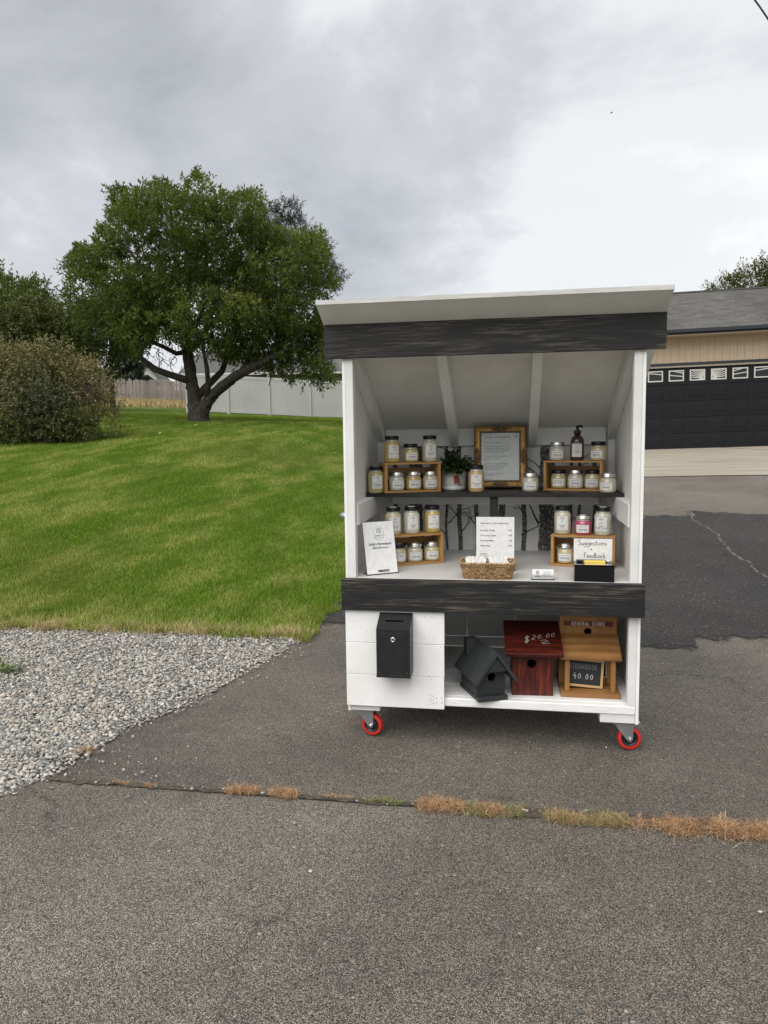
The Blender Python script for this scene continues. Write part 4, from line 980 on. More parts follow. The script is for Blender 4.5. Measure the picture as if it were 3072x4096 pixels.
def soap():
    o = empty('soap_bottle', (.402, .593, T1)); tag(o, 'amber glass pump soap bottle with white label on the upper crate', 'soap bottle')
    o.rotation_euler = (0, 0, math.atan2(CAM.y - .593, CAM.x - .402) + math.pi / 2 + R(2))
    b = MB(); b.lathe([(.026, 0), (.0305, .002), (.032, .006), (.032, .092), (.030, .101), (.025, .110), (.018, .117), (.0125, .121), (.0125, .128)], 32); b.build('bottle', G['amber_glass'], o)
    p = MB(); p.lathe([(.0165, .124), (.0165, .141), (.014, .143), (.006, .144), (.006, .157), (.0085, .1575), (.0085, .164), (.006, .166)], 24)
    p.tube([(0, 0, .161), (.010, -.010, .163), (.020, -.020, .162), (.023, -.023, .156)], [.0065, .006, .005, .0035], 8); p.build('pump', G['black_plastic'], o)
    r_ = .0325
    pl_ = lambda px, pz, off=0.0: Vector(((r_ + off) * math.cos(px / r_ - math.pi / 2), (r_ + off) * math.sin(px / r_ - math.pi / 2), pz))
    lb = MB(); n = 14; w = .052; vs_ = []
    for i in range(n + 1): vs_ += [pl_(-w / 2 + w * i / n - .003, .018), pl_(-w / 2 + w * i / n - .003, .080)]
    lb.add(vs_, [(2 * i, 2 * i + 2, 2 * i + 3, 2 * i + 1) for i in range(n)], smooth=True); lab = lb.build('label', G['paper'], o)
    t = MB(); q = lambda a, b_: pl_(a - .003, b_, .0004)
    add_text(t, "Jody's", .005, 0, .073, q); add_text(t, 'Farmstand', .005, 0, .069, q); icon(t, 'pumpkin', 0, .056, .017, q, .0009, (0, -1, 0))
    add_text(t, 'pumpkin', .0092, 0, .041, q, shear=.25); add_text(t, 'patch', .0092, 0, .034, q, shear=.25); add_text(t, 'liquid hand soap', .0034, 0, .027, q); add_text(t, '8 oz', .0034, 0, .022, q); t.build('lettering', G['ink'], lab)
soap()

def plant():
    o = empty('potted_plant', (-.194, .640, ZS)); tag(o, 'small round-leaved green plant in white ceramic pot with red tag', 'plant')
    p = MB(); p.lathe([(.052, .012), (.056, .014), (.0605, .03), (.062, .094), (.0625, .096), (.060, .097), (.059, .094), (.058, .088), (.02, .087)], 40, cap0=True); p.build('pot', G['pot_white'], o)
    s = MB(); s.lathe([(.054, 0), (.059, .002), (.0605, .008), (.0605, .020), (.0595, .021), (.0585, .013)], 40); s.build('saucer', G['pot_white'], o)
    so = MB(); so.lathe([(.0585, .086), (.0585, .0885), (.02, .091)], 24); so.build('soil', G['soil'], o)
    rng = np.random.default_rng(8); V = []; F = []; Rn = []; st = MB()
    for k in range(95):
        a = rng.uniform(0, 6.28); el = rng.uniform(.15, 1.5); L_ = rng.uniform(.06, .115)
        d = np.array([math.cos(a) * math.cos(el), math.sin(a) * math.cos(el), math.sin(el)]); b = np.array([d[0] * .03, d[1] * .03, .088])
        pts = [b + d * L_ * t + np.array([0, 0, -.02 * t * t * math.cos(el)]) for t in (0, .35, .7, 1)]; st.tube([tuple(q) for q in pts], .0011, 4)
        for j in range(11):
            t = .25 + .75 * j / 10; c = b + d * L_ * t + np.array([0, 0, -.02 * t * t * math.cos(el)])
            for sgn in (-1, 1):
                az = a + sgn * 1.3 + rng.normal(0, .5); l = rng.uniform(.011, .018)
                e = np.array([math.cos(az), math.sin(az), rng.uniform(-.2, .9)]); e /= np.linalg.norm(e); s_ = np.cross(e, [0, 0, 1.0]); s_ = s_ / (np.linalg.norm(s_) + 1e-6); s_ = s_ * math.cos(1) + np.cross(e, s_) * math.sin(rng.normal(0, .6))
                i = len(V); V += [c, c + e * l * .35 + s_ * l * .42, c + e * l * .8 + s_ * l * .36, c + e * l, c + e * l * .8 - s_ * l * .36, c + e * l * .35 - s_ * l * .42]
                F += [(i, i + 1, i + 5, i + 5), ]; F[-1] = (i, i + 1, i + 2, i + 3); F.append((i, i + 3, i + 4, i + 5)); Rn += [float(rng.uniform() ** 1.4)] * 6
    st.build('stem', G['leaf_pine'], o); np_mesh('foliage', V, F, G['leaf_house'], o, Rn)
    t = MB(); m = Matrix.Translation((.020, -.0625, .055)) @ Matrix.Rotation(R(-6), 4, 'Y'); t.box((-.013, -.0022, -.02), (.013, 0, .02), m, c=.0006); tg = t.build('tag', G['tag_leather'], o)
    c = MB(); c.tube([(.018, -.0628, .100), (.020, -.0648, .076), (.024, -.066, .06), (.036, -.068, .03), (.045, -.062, .024)], .0012, 5); c.tube([(.019, -.0628, .076), (.032, -.068, .05), (.040, -.066, .026)], .0012, 5); c.build('cord', G['tag_leather'], tg)
plant()

def picture_frame():
    o = empty('picture_frame', (.036, .690, ZS + .006)); o.rotation_euler = (R(-7), 0, R(1.0))
    tag(o, 'ornate gilt picture frame holding a printed letter on the shelf', 'picture frame'); W, H, b = .262, .312, .037
    # moulding: four mitred lengths with a rounded gilt cove and a beaded bronze rim
    prof = [(0, .0), (0, .014), (.004, .018), (.009, .015), (.013, .012), (.020, .009), (.028, .010), (.033, .013), (.037, .011), (.037, .0)]
    def ring(name, sel, mat):
        mb = MB(); pts = []
        for d, h in sel:
            pts.append([(-W / 2 + d, -h, d), (W / 2 - d, -h, d), (W / 2 - d, -h, H - d), (-W / 2 + d, -h, H - d)])
        for side in range(4):
            vs_ = []
            for p in pts: vs_ += [p[side], p[(side + 1) % 4]]
            mb.add(vs_, [(2 * i, 2 * i + 1, 2 * i + 3, 2 * i + 2) for i in range(len(pts) - 1)], smooth=False)
        return mb.build(name, G[mat], o)
    ring('outer_rim', prof[:4], 'antique_bronze'); ring('cove', prof[3:7], 'gold_moulding'); ring('inner_rim', prof[6:], 'antique_bronze')
    bd = MB()
    for k in range(34):
        z = .006 + k * (H - .012) / 33
        for x in (-W / 2 + .006, W / 2 - .006): bd.box((x - .002, -.0205, z - .0022), (x + .002, -.0165, z + .0022), c=.0012)
    for k in range(28):
        x = -W / 2 + .006 + k * (W - .012) / 27
        for z in (.006, H - .006): bd.box((x - .0022, -.0205, z - .002), (x + .0022, -.0165, z + .002), c=.0012)
    bd.build('beading', G['antique_bronze'], o)
    def ornament(cx, cz, rot):
        mb = MB(); m = Matrix.Translation((cx, -.0165, cz)) @ Matrix.Rotation(rot, 4, 'Y')
        def swirl(sx, sz):
            pts = []
            for i in range(14):
                a = i * .52; r_ = .0105 * (1 - i / 17); pts.append((sx * (.016 + r_ * math.cos(a)), -.001 - .002 * math.sin(i * .3), sz * (.004 + r_ * math.sin(a))))
            mb.tube(pts, [.0032 * (1 - i / 24) for i in range(14)], 6, m)
        for sx in (-1, 1):
            for sz in (-1, 1): swirl(sx, sz)
            mb.tube([(sx * .024, 0, 0), (sx * .034, -.001, .003), (sx * .044, 0, 0)], [.0045, .0035, .001], 6, m)
        for a in range(7):
            q = math.pi * (a / 6) ; mb.tube([(0, -.003, -.004), (.006 * math.cos(q), -.005, .010 * math.sin(q) - .002), (.010 * math.cos(q), -.002, .016 * math.sin(q) - .002)], [.003, .0028, .001], 6, m)
        mb.build('ornament', G['antique_bronze'], o)
    ornament(0, H - .019, 0); ornament(0, .019, math.pi); ornament(-W / 2 + .019, H / 2, -math.pi / 2); ornament(W / 2 - .019, H / 2, math.pi / 2)
    MB().box((-W / 2 + .004, -.003, .004), (W / 2 - .004, -.0005, H - .004)).build('backing', G['pine_dark'], o)
    pa = MB().box((-W / 2 + .036, -.0048, .036), (W / 2 - .036, -.0042, H - .036)).build('letter', G['paper'], o)
    t = MB(); q = lambda x, z: Vector((x, -.0052, z))
    add_text(t, "Jody's Farmstand", .0155, -.012, H - .062, q, space=1.15); icon(t, 'stand', .078, H - .057, .013, q, .0011, (0, -1, 0))
    x0 = -.078; z = H - .088
    for para in (("We're so glad you stopped by.",), ("Jody's Farmstand is a family-owned outside", 'farmstand built around simple things done well.', 'Every candle is hand-poured in small batches,', 'and made thoughtfully and with care.'), ('We started all of this for you to gather, enjoy', 'them in their homes, and enjoy', 'the season.'), ('Thank you for supporting our family business.', 'Your kindness, encouragement, and honest', 'feedback have helped shape this little', 'farmstand into what it is today.'), ('We hope you enjoy your visit and', 'find something you love.'), ('With gratitude,', '- Jody & Family')):
        for ln in para: add_text(t, ln, .0066, x0, z, q, 'LEFT', bold=.00008); z -= .0098
        z -= .0092
    t.build('lettering', G['ink'], pa)
    MB().add([(-W / 2 + .034, -.0075, .034), (W / 2 - .034, -.0075, .034), (W / 2 - .034, -.0075, H - .034), (-W / 2 + .034, -.0075, H - .034)], [(0, 1, 2, 3)]).build('pane', G['clear_acrylic'], o)
picture_frame()

def card_stand(name, label, x, y, z, rz, lean, w, h, paper_in, text_fn, pmat='paper', foot=.06):
    o = empty(name, (x, y, z), rz); tag(o, label, 'sign')
    m = Matrix.Rotation(-lean, 4, 'X')
    a = MB(); a.box((-w / 2, -.0012, .0012), (w / 2, .0012, h), m); a.box((-w / 2, -.004, 0), (w / 2, foot, .0022)); a.build('acrylic_holder', G['clear_acrylic'], o)
    pi = paper_in
    s = MB(); s.box((-w / 2 + pi[0], -.0019, pi[2]), (w / 2 - pi[1], -.0014, h - pi[3]), m); pa = s.build('sheet', G[pmat], o)
    t = MB(); text_fn(t, lambda px, pz: m @ Vector((px, -.0024, pz)), w, h); t.build('lettering', G['ink'], pa)
    return o
def venmo_text(t, q, w, h):
    up = (0, -1, 0)
    icon(t, 'stand', -.002, h - .044, .020, q, .0016, up)
    add_text(t, "Jody's", .0125, -.002, h - .068, q, space=1.2, bold=.0002); add_text(t, 'FARMSTAND', .0055, -.002, h - .077, q, space=1.3)
    add_text(t, "Jody's Farmstand", .0155, .0, h - .106, q, bold=.0004); add_text(t, '@jodysfarmstand', .0105, .0, h - .121, q, bold=.0002)
A, B = Vector((-.520, .028)), Vector((-.418, .196))
# white card in a slanted holder at the front corner of the counter
pay = card_stand('payment_card_sign', 'white printed card leaning in clear holder at front corner of the counter', -.462, .085, ZC, R(33), R(13), .150, .235, (.001, .004, .004, .003), venmo_text)
em = MB(); _m = Matrix.Rotation(-R(13), 4, 'X'); em.ribbon([_m @ Vector((-.002 + .024 * math.cos(a * math.pi / 14), -.0024, .180 + .030 * math.sin(a * math.pi / 14))) for a in range(29)], .0008, up=(0, -1, 0)); em.build('emblem_ring', G['ink'], pay); em = MB(); add_text(em, 'venmo', .0205, .004, .010, lambda px, pz: _m @ Vector((px, -.0024, pz)), bold=.0009, shear=.12); em.build('word_mark', G['ink'], pay)
def price_text(t, q, w, h):
    x0 = -w / 2 + .035; x1 = w / 2 - .012
    add_text(t, 'WELCOME TO THE FARMSTAND', .0075, x0, h - .035, q, 'LEFT', space=1.15, bold=.0002)
    t.ribbon([q(x0, h - .046), q(x0 + .017, h - .046)], .0006, up=(0, -1, 0))
    for i, (a, b) in enumerate((('8 oz Soy Candle', '$10'), ('16 oz Soy Candle', '$18'), ('Soy Wax Melts', '$6'), ('Hand Soap', '$10'))):
        add_text(t, a, .0098, x0, h - .067 - .0228 * i, q, 'LEFT', bold=.00015); add_text(t, b, .0098, x1 - .004, h - .066 - .0228 * i, q, 'RIGHT', bold=.00015)
    t.ribbon([q(x0, h - .158), q(x0 + .014, h - .158)], .0006, up=(0, -1, 0))
    add_text(t, 'SELF-SERVE', .006, x0, h - .171, q, 'LEFT', bold=.00015); add_text(t, 'Cash or Venmo', .0062, x0, h - .180, q, 'LEFT', bold=.00008)
card_stand('price_list_sign', 'white printed price list standing behind the wicker basket', .016, .222, ZC, 0, R(3), .190, .243, (.017, .006, .004, .004), price_text)

def basket():
    o = empty('wicker_basket', (-.006, .062, ZC)); tag(o, 'oblong tan wicker basket at the middle of the counter front', 'basket')
    W0, D0, W1, D1, H = .196, .105, .226, .135, .062
    rng = np.random.default_rng(4)
    def loop(t, off=0.0):
        w, d = lerp(W0, W1, t) / 2 + off, lerp(D0, D1, t) / 2 + off; pts = []; rc = .022
        for cx, cy, a0 in ((w - rc, d - rc, 0), (-w + rc, d - rc, 90), (-w + rc, -d + rc, 180), (w - rc, -d + rc, 270)):
            for k in range(5): a = R(a0 + k * 22.5); pts.append((cx + rc * math.cos(a), cy + rc * math.sin(a)))
        out = []
        for i in range(len(pts)):
            p, q = pts[i], pts[(i + 1) % len(pts)]; L_ = math.dist(p, q); n = max(1, int(L_ / .006))
            for k in range(n): out.append((lerp(p[0], q[0], k / n), lerp(p[1], q[1], k / n)))
        return out
    mb = MB(); rn = []
    rows = 12
    for r_ in range(rows):
        t = r_ / (rows - 1); base = loop(t); n = len(base)
        # each row: two twisted strands, seen as short overlapping ellipsoids
        for s in range(0, n, 2):
            p = Vector((*base[s], H * t + .003)); q_ = Vector((*base[(s + 3) % n], H * t + .003))
            d = (q_ - p); nrm = Vector((p.x / W1, p.y / D1, 0)).normalized()
            tilt = .0028 * (1 if r_ % 2 else -1)
            a = p + Vector((0, 0, -tilt)) - nrm * .001; b = q_ + Vector((0, 0, tilt)) + nrm * .0008; c = (a + b) / 2 + nrm * .0022
            mb.tube([a, c, b], [.0016, .0031, .0016], 5); v = float(np.clip(rng.normal(.5, .26), 0, 1)); rn += [v] * 15
    rim = loop(1.0, .001); n = len(rim)
    for s in range(0, n):
        p = rim[s]; q_ = rim[(s + 3) % n]
        z0 = H + .006
        mb.tube([(p[0], p[1], z0 - .004), ((p[0] + q_[0]) / 2 * 1.01, (p[1] + q_[1]) / 2 * 1.01, z0 + .001), (q_[0], q_[1], z0 + .003)], [.0022, .0042, .0022], 5); rn += [float(np.clip(rng.normal(.6, .22), 0, 1))] * 15
    me = mb.mesh('weave'); at = me.attributes.new('rnd', 'FLOAT', 'POINT'); at.data.foreach_set('value', np.array(rn, np.float32)); me.materials.append(G['wicker']); link('weave', me, o)
    MB().box((-W0 / 2 + .004, -D0 / 2 + .004, .001), (W0 / 2 - .004, D0 / 2 - .004, .005)).build('base', G['pine_dark'], o)
    # packets of wax melts, in two rows
    names = [('clear packet of wax melts in the basket, %s row, %s' % (row, pos)) for row in ('plant-side', 'card-side') for pos in ('frontmost', 'second from front', 'third from front', 'at the back')]
    k = 0
    for rx in (-.052, .045):
        for j in range(4):
            y = -.036 + j * .024 + .003 * math.sin(k * 2); zt = .058 + .003 * j + .003 * math.sin(k)
            pk = empty('wax_melt_packet', (-.006 + rx + .004 * math.sin(k * 1.7), .062 + y, ZC + .006)); pk.rotation_euler = (R(-16), 0, R(3 * math.sin(k * 3)))
            tag(pk, names[k], 'packet', 'wax melt packets in the basket')
            w = .036
            MB().box((-w, -.006, .0), (w, .006, zt - .008), c=.003).build('wax_block', G['wax_white'], pk)
            f = MB(); f.ribbon([(-w - .004 + i * (2 * w + .008) / 12, -.004 + .003 * math.sin(i * 1.9 + k), zt + .0015 * math.sin(i * 2.3 + k)) for i in range(13)], .017, up=(0, 1, 0)); f.build('wrapper', G['film'], pk); k += 1
basket()

def card_holder():
    o = empty('business_card_holder', (.222, .030, ZC), R(2)); tag(o, 'small clear holder with white business cards on the counter', 'card holder')
    a = MB(); m = Matrix.Rotation(R(-14), 4, 'X')
    a.box((-.047, -.010, 0), (.047, .040, .0018)); a.add([m @ Vector(q) for q in ((-.047, -.0125, .0), (.047, -.0125, .0), (.047, -.0125, .022), (-.047, -.0125, .022))], [(0, 1, 2, 3)]); a.build('holder', G['clear_acrylic'], o)
    for i in range(2):
        MB().box((-.0435, -.0095 + i * .011, .002), (.0435, -.0015 + i * .011, .040 + i * .003), m).build('card_stack', G['paper'], o)
    t = MB(); q = lambda x, z: m @ Vector((x, -.0104, z))
    icon(t, 'stand', -.022, .028, .013, q, .0012, (0, -1, 0)); add_text(t, "Jody's", .006, -.022, .0155, q); add_text(t, 'Farmstand', .006, -.022, .0105, q, bold=.0001)
    t.ribbon([q(.001, .034), q(.001, .008)], .0005, up=(0, -1, 0))
    for k in range(5): t.add([q(.006, .031 - k * .0052), q(.0085, .031 - k * .0052), q(.0085, .0335 - k * .0052), q(.006, .0335 - k * .0052)], [(0, 1, 2, 3)]); t.ribbon([q(.011, .0322 - k * .0052), q(.011 + .018 + .008 * math.sin(k * 2.1), .0322 - k * .0052)], .0008, up=(0, -1, 0))
    t.build('lettering', G['ink'], o)
card_holder()

def suggestion_box():
    o = empty('suggestion_box', (.4255, .0, ZC), R(-1.5)); tag(o, 'black gloss suggestion box on the counter below handwritten card', 'box')
    b = MB(); w = .079; b.prism([(.002, 0), (.095, 0), (.095, .064), (.09, .0665), (.012, .0655), (.002, .064)], -w, w, 0); b.build('body', G['black_acrylic'], o)
    MB().box((-w - .0012, -.001, .0672), (w + .0012, .096, .0702), c=.001).build('lid', G['black_acrylic'], o)
    MB().box((-w + .002, .0905, .0704), (w - .002, .0935, .168)).build('sign_slot', G['clear_acrylic'], o)
    c = empty('suggestion_card', (.4255, .0, ZC), R(-1.5)); tag(c, 'white card handwritten suggestions and feedback behind the yellow notes', 'sign')
    cd = MB(); cd.box((-.0775, .0885, .0706), (.0775, .0895, .1655)); cd.build('sheet', G['paper'], c)
    t = MB(); q = lambda x, z: Vector((x, .0880, z))
    hand(t, 'Suggestions', .022, -.002, .138, q, .10, gap=.04); hand(t, '+', .020, -.006, .112, q, .10); hand(t, 'Feedback', .022, .008, .085, q, .10, gap=.04); t.build('lettering', G['ink_grey'], c)
    n = empty('sticky_note_pad', (.428, .026, ZC + .0704), R(1)); tag(n, 'yellow sticky note pad on top of the black box', 'notepad')
    for i in range(2): MB().prism([(-.022 + .001 * i, .0002 + i * .0046), (.030, .0002 + i * .0046), (.030, .0046 + i * .0046), (-.020, .0046 + i * .0046)], -.041, .041, 0).build('sheet_stack', G['yellow_note'], n)
    curl = MB(); vs_ = []
    for i in range(6): t_ = i / 5; vs_ += [(-.041, -.022 + .050 * t_, .0096 + .010 * (1 - t_) * 0 + .004 * math.sin(t_ * 3)), (.041, -.022 + .050 * t_, .0096 + .004 * math.sin(t_ * 3))]
    curl.add(vs_, [(2 * i, 2 * i + 1, 2 * i + 3, 2 * i + 2) for i in range(5)]); curl.build('top_sheet', G['yellow_note'], n)
    for lb, x, y, a in (('black ballpoint pen behind the yellow notes, further back', .425, .078, 2), ('black ballpoint pen tucked under the yellow note pad', .432, .066, -1)):
        p = empty('pen', (x, y, ZC + .0703 + .0048), R(a)); tag(p, lb, 'pen', 'pens on the box')
        m = Matrix.Rotation(math.pi / 2, 4, 'Y')
        MB().lathe([(.0042, -.065), (.0046, -.06), (.0046, .045)], 12, m).build('barrel', G['black_plastic'], p)
        MB().lathe([(.0046, .0452), (.003, .06), (.0008, .068)], 12, m).build('tip', G['chrome'], p)
suggestion_box()

# ---- drop box on the cupboard door
def drop_box():
    o = empty('drop_box', (-.3885, -.0208, .322)); tag(o, 'black metal locking drop box mounted on the white cupboard door', 'drop box')
    w = .0705; d = .099
    b = MB(); b.prism([(0, 0), (-d, 0), (-d, .2045), (-.002, .2535), (0, .2535)], -w, w, 0); b.build('body', G['black_metal'], o)
    MB().box((-w + .012, -d - .0018, .016), (w - .012, -d - .0003, .190), c=.0006).build('front_hatch', G['black_metal'], o)
    MB().box((-w - .001, -d - .0025, .0005), (w + .001, -d - .0003, .0125), c=.0006).build('bottom_lip', G['black_metal'], o)
    m = Matrix.Translation((0, -d - .0018, .163)) @ Matrix.Rotation(math.pi / 2, 4, 'X')
    lk = MB(); lk.lathe([(.0112, 0), (.0112, .002), (.0095, .004), (.007, .0042), (.0065, .0035)], 28, m); lo = lk.build('lock', G['chrome'], o)
    MB().box((-.0012, -d - .0066, .159), (.0012, -d - .0058, .167)).build('keyway', G['dark_hole'], lo)
    sl = MB(); a = math.atan2(.049, .097); m = Matrix.Translation((0, -.051, .2292 + .0006)) @ Matrix.Rotation(a, 4, 'X')
    pts = []
    for k in range(9): q = math.pi / 2 + math.pi * k / 8; pts.append((-.034 + .0045 * math.cos(q), .0045 * math.sin(q), 0))
    for k in range(9): q = -math.pi / 2 + math.pi * k / 8; pts.append((.034 + .0045 * math.cos(q), .0045 * math.sin(q), 0))
    sl.add(pts, [tuple(range(len(pts)))], m); sl.build('coin_slot', G['dark_hole'], o)
    for x in (-w + .014, w - .014): MB().box((x - .001, -d - .0032, .020), (x + .001, -d - .0021, .027)).build('hinge_pin', G['chrome'], o)
drop_box()

# ---- birdhouses
def hole(o, x, y, z, r_, m=None, depth=.012):
    """round entrance with a short tunnel and dark inside"""
    mm = Matrix.Translation((x, y, z)) @ Matrix.Rotation(math.pi / 2, 4, 'X')
    a = MB(); a.lathe([(r_, -.0005), (r_, .0012), (r_ - .0015, .0014), (r_ - .002, .0008)], 28, mm, cap0=False, cap1=False)
    return mm
def front_with_hole(mb, w0, w1, z0, z1, hx, hz, r_, y0, y1, poly=None):
    """board in x/z with a round hole, between y0 (front) and y1 (back)"""
    n = 28
    outer = []
    # outer boundary sampled by angle from the hole centre
    def edge(a):
        dx, dz = math.cos(a), math.sin(a); t = 1e9
        segs = poly or [(w0, z0), (w1, z0), (w1, z1), (w0, z1)]
        for i in range(len(segs)):
            p, q = segs[i], segs[(i + 1) % len(segs)]; ex, ez = q[0] - p[0], q[1] - p[1]; den = dx * ez - dz * ex
            if abs(den) < 1e-12: continue
            s = ((p[0] - hx) * ez - (p[1] - hz) * ex) / den; u = ((p[0] - hx) * dz - (p[1] - hz) * dx) / den
            if s > 0 and -1e-6 <= u <= 1 + 1e-6: t = min(t, s)
        return (hx + dx * t, hz + dz * t)
    segs = poly or [(w0, z0), (w1, z0), (w1, z1), (w0, z1)]
    angs = sorted([2 * math.pi * k / n for k in range(n)] + [math.atan2(p[1] - hz, p[0] - hx) % (2 * math.pi) for p in segs])
    n = len(angs); V = []
    for y in (y0, y1):
        for a in angs: e = edge(a); V.append((e[0], y, e[1]))
        for a in angs: V.append((hx + r_ * math.cos(a), y, hz + r_ * math.sin(a)))
    F = []
    for i in range(n):
        j = (i + 1) % n
        F.append((i, j, n + j, n + i)); F.append((2 * n + i, 3 * n + i, 3 * n + j, 2 * n + j))
        F.append((i, 2 * n + i, 2 * n + j, j)); F.append((n + i, n + j, 3 * n + j, 3 * n + i))
    mb.add(V, F)
def grey_birdhouse():
    yaw = R(24)
    o = empty('birdhouse', (.0175, -.010, ZF), yaw); tag(o, 'charcoal painted birdhouse with chimney turned beside the cupboard door', 'birdhouse')
    c = G['charcoal_paint']; W, D, H, PK = .064, .190, .116, .203   # half width, depth, eave height, gable peak
    P = lambda lo, hi, n, ch=.0015: MB().box(lo, hi, c=ch).build(n, c, o)
    P((-.067, -.006, 0), (.067, D + .03, .017), 'base'); P((-.066, -.006, .0172), (.066, .012, .021), 'perch_ledge')
    f = MB(); poly = [(-W, .018), (W, .018), (W, H), (0, PK), (-W, H)]
    front_with_hole(f, 0, 0, 0, 0, .004, .096, .0185, .022, .036, poly); f.build('front_wall', c, o)
    gb = MB(); gb.prism([(-.050, .136), (.050, .136), (.0, PK - .004)], -.034, .0215, 1); gb.build('gable_block', c, o)
    b = MB(); b.prism([(x, z) for x, z in poly], D + .004, D + .016, 1); b.build('back_wall', c, o)
    for s in (-1, 1):
        a, e = sorted((s * W, s * (W - .012))); P((a, .0365, .018), (e, D + .0035, H + .004), 'side_wall')
    # gable roof of two boards
    for s, th in ((-1, .012), (1, .012)):
        r_ = MB(); ang = math.atan2(PK - H, W); L_ = math.hypot(PK - H, W) + .036
        ux, uz = math.cos(ang) * s, -math.sin(ang); nx, nz = math.sin(ang) * s, math.cos(ang)
        p0 = (0 + nx * .001, PK + .001); p1 = (p0[0] + ux * L_, p0[1] + uz * L_)
        r_.prism([p0, p1, (p1[0] + nx * th, p1[1] + nz * th), (0, PK + .001 + th / math.cos(ang))], -.046, D + .030, 1); ro = r_.build('roof_board', c, o)
        if s < 0:
            q = MB(); q.prism([(-.052, .150), (-.006, .200), (-.006, .228), (-.052, .228)], D - .022, D + .016, 1); q.build('chimney', c, ro)
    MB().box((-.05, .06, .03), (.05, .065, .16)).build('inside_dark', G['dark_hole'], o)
grey_birdhouse()
def red_birdhouse():
    o = empty('birdhouse', (.1845, .078, ZF), R(3)); tag(o, 'dark red stained birdhouse with flat sloping roof priced in chalk', 'birdhouse')
    U = G['red_stain_upright']; W = .0875; D = .15; H0, H1 = .200, .262
    f = MB(); front_with_hole(f, -W + .0135, W - .0135, 0, H0, -.004, .140, .0195, 0, .018); f.build('front_wall', U, o)
    for s in (-1, 1):
        a, b = sorted((s * (W - .013), s * W)); m = MB(); m.prism([(.0, 0), (D, 0), (D, H1), (.0, H0)], a, b, 0); m.build('side_wall', U, o)
    MB().box((-W + .0135, D - .016, 0), (W - .0135, D, H1 - .004)).build('back_wall', U, o)
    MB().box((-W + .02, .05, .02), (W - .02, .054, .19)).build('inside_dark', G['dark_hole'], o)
    MB().box((-W + .0135, .0185, .0), (W - .0135, D - .0165, .012)).build('floor_board', U, o)
    sl = math.atan2(H1 - H0, D); m = Matrix.Translation((.003, 0, H0 + .001)) @ Matrix.Rotation(sl, 4, 'X')
    r_ = MB(); r_.box((-.121, -.050, .0), (.121, .185, .018), m, c=.0012); ro = r_.build('roof_board', G['red_stain'], o)
    t = MB(); q = lambda x, y: m @ Vector((x, y, .0186)); up = m.to_3x3() @ Vector((0, 0, 1))
    hand(t, '$', .042, -.025, .028, q, .06, slant=.1, up=up); hand(t, '20.00', .034, .045, .046, q, .06, slant=.25, rise=.24, up=up, gap=.16); hand(t, '~', .044, .052, .020, q, .045, up=up); t.build('chalk_price', G['chalk'], ro)
    mm = Matrix.Translation((-.004, -.0008, .038)) @ Matrix.Rotation(math.pi / 2, 4, 'X')
    MB().lathe([(.0036, -.0006), (.0036, .0006), (.0016, .0008)], 14, mm).build('screw', G['black_metal'], o)
red_birdhouse()
def store_birdhouse():
    o = empty('birdhouse', (.427, .076, ZF), R(0.5)); tag(o, 'tan cedar birdhouse with porch roof and red name board', 'birdhouse')
    c, cu = G['cedar'], G['cedar_upright']
    MB().box((-.124, 0, 0), (.124, .28, .019), c=.0015).build('base', c, o)
    # tall false front with a doorway, entrance hole and window
    f = MB(); front_with_hole(f, -.122, .122, .165, .350, .0, .252, .0165, .140, .156); f.build('front_wall', cu, o)
    MB().box((-.122, .140, .0195), (-.085, .156, .1645)).build('front_wall_board', cu, o); MB().box((.085, .140, .0195), (.122, .156, .1645)).build('front_wall_board', cu, o)
    MB().box((-.0845, .146, .0195), (.0845, .156, .1645)).build('door_recess', cu, o)
    MB().box((-.1215, .1565, .0195), (.1215, .27, .20)).build('body', cu, o)
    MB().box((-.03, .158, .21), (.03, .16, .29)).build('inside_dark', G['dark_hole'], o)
    m = Matrix.Translation((0, .140, .2335)) @ Matrix.Rotation(R(29), 4, 'X')
    MB().box((-.126, -.150, .0), (.126, -.002, .0145), m, c=.0012).build('porch_roof', G['cedar_knot'], o)
    for x in (-.096, .094):
        m2 = Matrix.Translation((x, .030, .0195)) @ Matrix.Rotation(R(-1), 4, 'X'); MB().box((-.010, -.0085, 0), (.010, .0085, .1475), m2, c=.001).build('porch_post', cu, o)
    w = MB(); w.box((.045, .1375, .048), (.083, .1397, .136)); wi = w.build('window', G['sign_cream'], o); MB().box((.050, .1362, .053), (.078, .1373, .113)).build('pane', G['window_dark'], wi); MB().box((.050, .1362, .118), (.078, .1373, .131)).build('pane', G['window_dark'], wi)
    sg = MB(); sg.box((-.102, .1365, .2775), (.104, .1397, .2985), c=.0012); si = sg.build('name_board', G['sign_red'], o)
    t = MB(); q = lambda x, z: Vector((x, .1360, z)); hand(t, 'GENERAL STORE', .0160, .002, .2800, q, .24, gap=.20); t.build('lettering', G['sign_cream'], si)
store_birdhouse()
